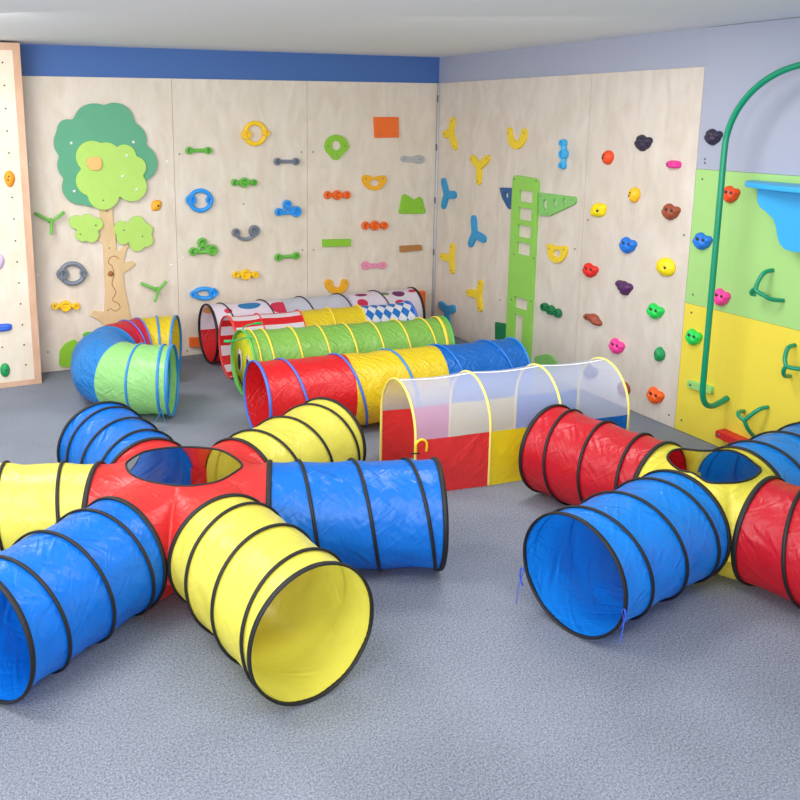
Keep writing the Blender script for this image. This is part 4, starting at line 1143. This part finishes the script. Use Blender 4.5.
e0 = Vector((-1.05, 5.60-R, 0.14)); 
for k, q in enumerate([[e0, e0+Vector((-0.02, -0.012, -0.05)), e0+Vector((-0.05, -0.02, -0.1)), e0+Vector((-0.06, -0.04, -0.132))], [e0, e0+Vector((0.01, -0.012, -0.05)), e0+Vector((0.02, -0.02, -0.1)), e0+Vector((0.01, -0.06, -0.132))]]):
    sweep(bm, catmull(q, 6), 0, 6, flat=(0.005, 0.002))
bm.transform(INV1); obj('tie_string', bm, M['pipe_blue'], r1)

# T6 netting arch tunnel
A6, B6 = Vector((0.44, 4.555)), Vector((1.735, 4.965))
d6 = (B6-A6).normalized(); n6 = Vector((-d6.y, d6.x)); L6 = (B6-A6).length; W6, H6, HB6 = 0.25, 0.59, 0.325
r6 = empty('play_tunnel', 'arch-shaped play tunnel with white netting top and red, yellow and blue lower sides', 'play tunnel')
mid6 = (A6+B6)/2; r6.location = (mid6.x, mid6.y, 0)
def arch_pt(t, k, shrink=0.0):
    """k 0..1 round the arch, near foot to far foot"""
    tot = 2*HB6+pi*0.25
    if k < 0.3: y, z = -W6, HB6*k/0.3
    elif k > 0.7: y, z = W6, HB6*(1-k)/0.3
    else:
        a = (k-0.3)/0.4*pi; y, z = -W6*math.cos(a), HB6+(H6-HB6)*math.sin(a)
    p = A6+d6*t+n6*(y*(1-shrink*0.5))
    return Vector((p.x-mid6.x, p.y-mid6.y, max(0.004, z-shrink*0.12*(z/H6))))
thoops = [0, L6/3, 2*L6/3, L6]
def arch_sheet(t0, t1, k0, k1, nm, mat_, wrn=0.003, nk=24, nt=14):
    bm = bmesh.new(); uvl = bm.loops.layers.uv.new('UVMap'); g = []
    for i in range(nt+1):
        t = t0+(t1-t0)*i/nt; sg = math.sin(pi*i/nt); row = []
        for j in range(nk+1):
            k = k0+(k1-k0)*j/nk
            p = arch_pt(t, k, 0.10*sg if 0.3 < k < 0.7 else 0.06*sg)
            nz = noise.noise(Vector((t*9, k*9, 2)))+0.6*noise.noise(Vector((t*22+k*9, k*15, 7)))
            p += Vector((n6.x, n6.y, 0))*(nz*wrn*sg*(1 if p.z > 0.02 else 0))
            row.append(bm.verts.new(p))
        g.append(row)
    for i in range(nt):
        for j in range(nk):
            f = bm.faces.new((g[i][j], g[i+1][j], g[i+1][j+1], g[i][j+1]))
            for l, (a, b) in zip(f.loops, ((i, j), (i+1, j), (i+1, j+1), (i, j+1))):
                l[uvl].uv = (t0+(t1-t0)*a/nt, (k0+(k1-k0)*b/nk)*1.2)
    return obj(nm, bm, mat_, r6)
for i, (col, nm) in enumerate((('arch_red', 'red_panel'), ('arch_yellow', 'yellow_panel'), ('dblue', 'blue_panel'))):
    arch_sheet(thoops[i], thoops[i+1], 0.0, 0.3, nm, FB[col], 0.006)
    arch_sheet(thoops[i], thoops[i+1], 0.7, 1.0, nm, FB[col], 0.006)
    arch_sheet(thoops[i], thoops[i+1], 0.3, 0.7, 'netting', NET, 0.002)
for t in thoops:
    bm = bmesh.new(); pts = [arch_pt(t, k/60) for k in range(61)]
    sweep(bm, pts, 0.0075, 8); obj('hoop', bm, M['pipe_pale_yellow'], r6)
for kk, nm in ((0.5, 'ridge_tape'),):
    bm = bmesh.new()
    for i in range(3):
        pts = [arch_pt(thoops[i]+(L6/3)*j/12, kk, 0.10*math.sin(pi*j/12)) for j in range(13)]
        sweep(bm, [p+Vector((0, 0, 0.002)) for p in pts], 0, 6, flat=(0.007, 0.002), ref=Vector((0, 0, 1)))
    obj(nm, bm, M['white_dot'], r6)
bm = bmesh.new()
h0 = arch_pt(0, 0.27)+Vector((-n6.x, -n6.y, 0))*0.01
sweep(bm, catmull([h0+Vector((0, 0, -0.03)), h0+Vector((0, 0, 0.02)), h0+Vector((d6.x*0.03, d6.y*0.03, 0.04)), h0+Vector((d6.x*0.06, d6.y*0.06, 0.02)), h0+Vector((d6.x*0.06, d6.y*0.06, -0.03))], 6), 0.007, 8)
obj('fastener', bm, M['p_yellow'], r6)
bm = bmesh.new(); sweep(bm, [h0+Vector((-0.03, 0, -0.035)), h0+Vector((0.02, 0, -0.035))], 0.004, 6); obj('toggle', bm, M['black'], r6)

# ================================================================== CAMERA AND LIGHT
cam = bpy.data.cameras.new('camera'); co = bpy.data.objects.new('camera', cam); COL.objects.link(co)
co.location = EYE; co.rotation_euler = (pi/2-TH, 0, 0)
cam.sensor_width = 36; cam.lens = F/800*36; cam.shift_x = (400-PX)/800; cam.shift_y = -(400-PY)/800
cam.clip_end = 60
scene.camera = co
def area(name, loc, target, sx, sy, power, col=(1, 1, 1)):
    l = bpy.data.lights.new(name, 'AREA'); l.shape = 'RECTANGLE'; l.size, l.size_y = sx, sy; l.energy = power; l.color = col
    o = bpy.data.objects.new(name, l); COL.objects.link(o); o.location = loc
    o.rotation_euler = (Vector(target)-Vector(loc)).to_track_quat('-Z', 'Y').to_euler()
    return o
area('ceiling_lamp', (-1.6, 2.4, 2.5), (-1.6, 2.9, 0), 1.2, 0.6, 38, (1.0, 0.985, 0.96))
area('ceiling_lamp', (-2.2, 4.6, 2.5), (-1.9, 5.2, 0), 1.2, 0.6, 52, (1.0, 0.985, 0.96))
area('ceiling_lamp', (1.0, 4.4, 2.5), (1.0, 4.9, 0), 1.2, 0.6, 36, (1.0, 0.985, 0.96))
area('ceiling_lamp', (1.2, 1.6, 2.5), (1.2, 2.4, 0), 1.2, 0.6, 30, (1.0, 0.985, 0.96))
area('added_front_fill', (-2.3, 0.0, 2.1), (0.6, 6.6, 1.2), 1.3, 1.0, 74, (1.0, 0.99, 0.97))  # added soft fill from behind the camera, brightens faces turned this way
area('added_ceiling_fill', (0.0, 0.6, 1.6), (0.3, 4.4, 2.9), 1.6, 0.8, 40, (0.97, 0.98, 1.0))  # added fill aimed upwards to brighten the ceiling, not a room fixture
bpy.context.view_layer.update()
RZ = Matrix.Rotation(-pi/2-math.atan2(DR.y, DR.x), 4, 'Z')
for o in list(COL.objects):
    if o.parent is None:
        if o.type == 'MESH' and o.matrix_world == Matrix.Identity(4): o.data.transform(RZ)
        else: o.matrix_world = RZ @ o.matrix_world
w = bpy.data.worlds.new('world'); scene.world = w; w.use_nodes = True
bg = w.node_tree.nodes['Background']; bg.inputs[0].default_value = (0.93, 0.96, 1.0, 1); bg.inputs[1].default_value = 1.2
scene.view_settings.view_transform = 'Standard'; scene.view_settings.look = 'None'
scene.view_settings.exposure = -0.05; scene.view_settings.gamma = 1.0; scene.view_settings.use_curve_mapping = False
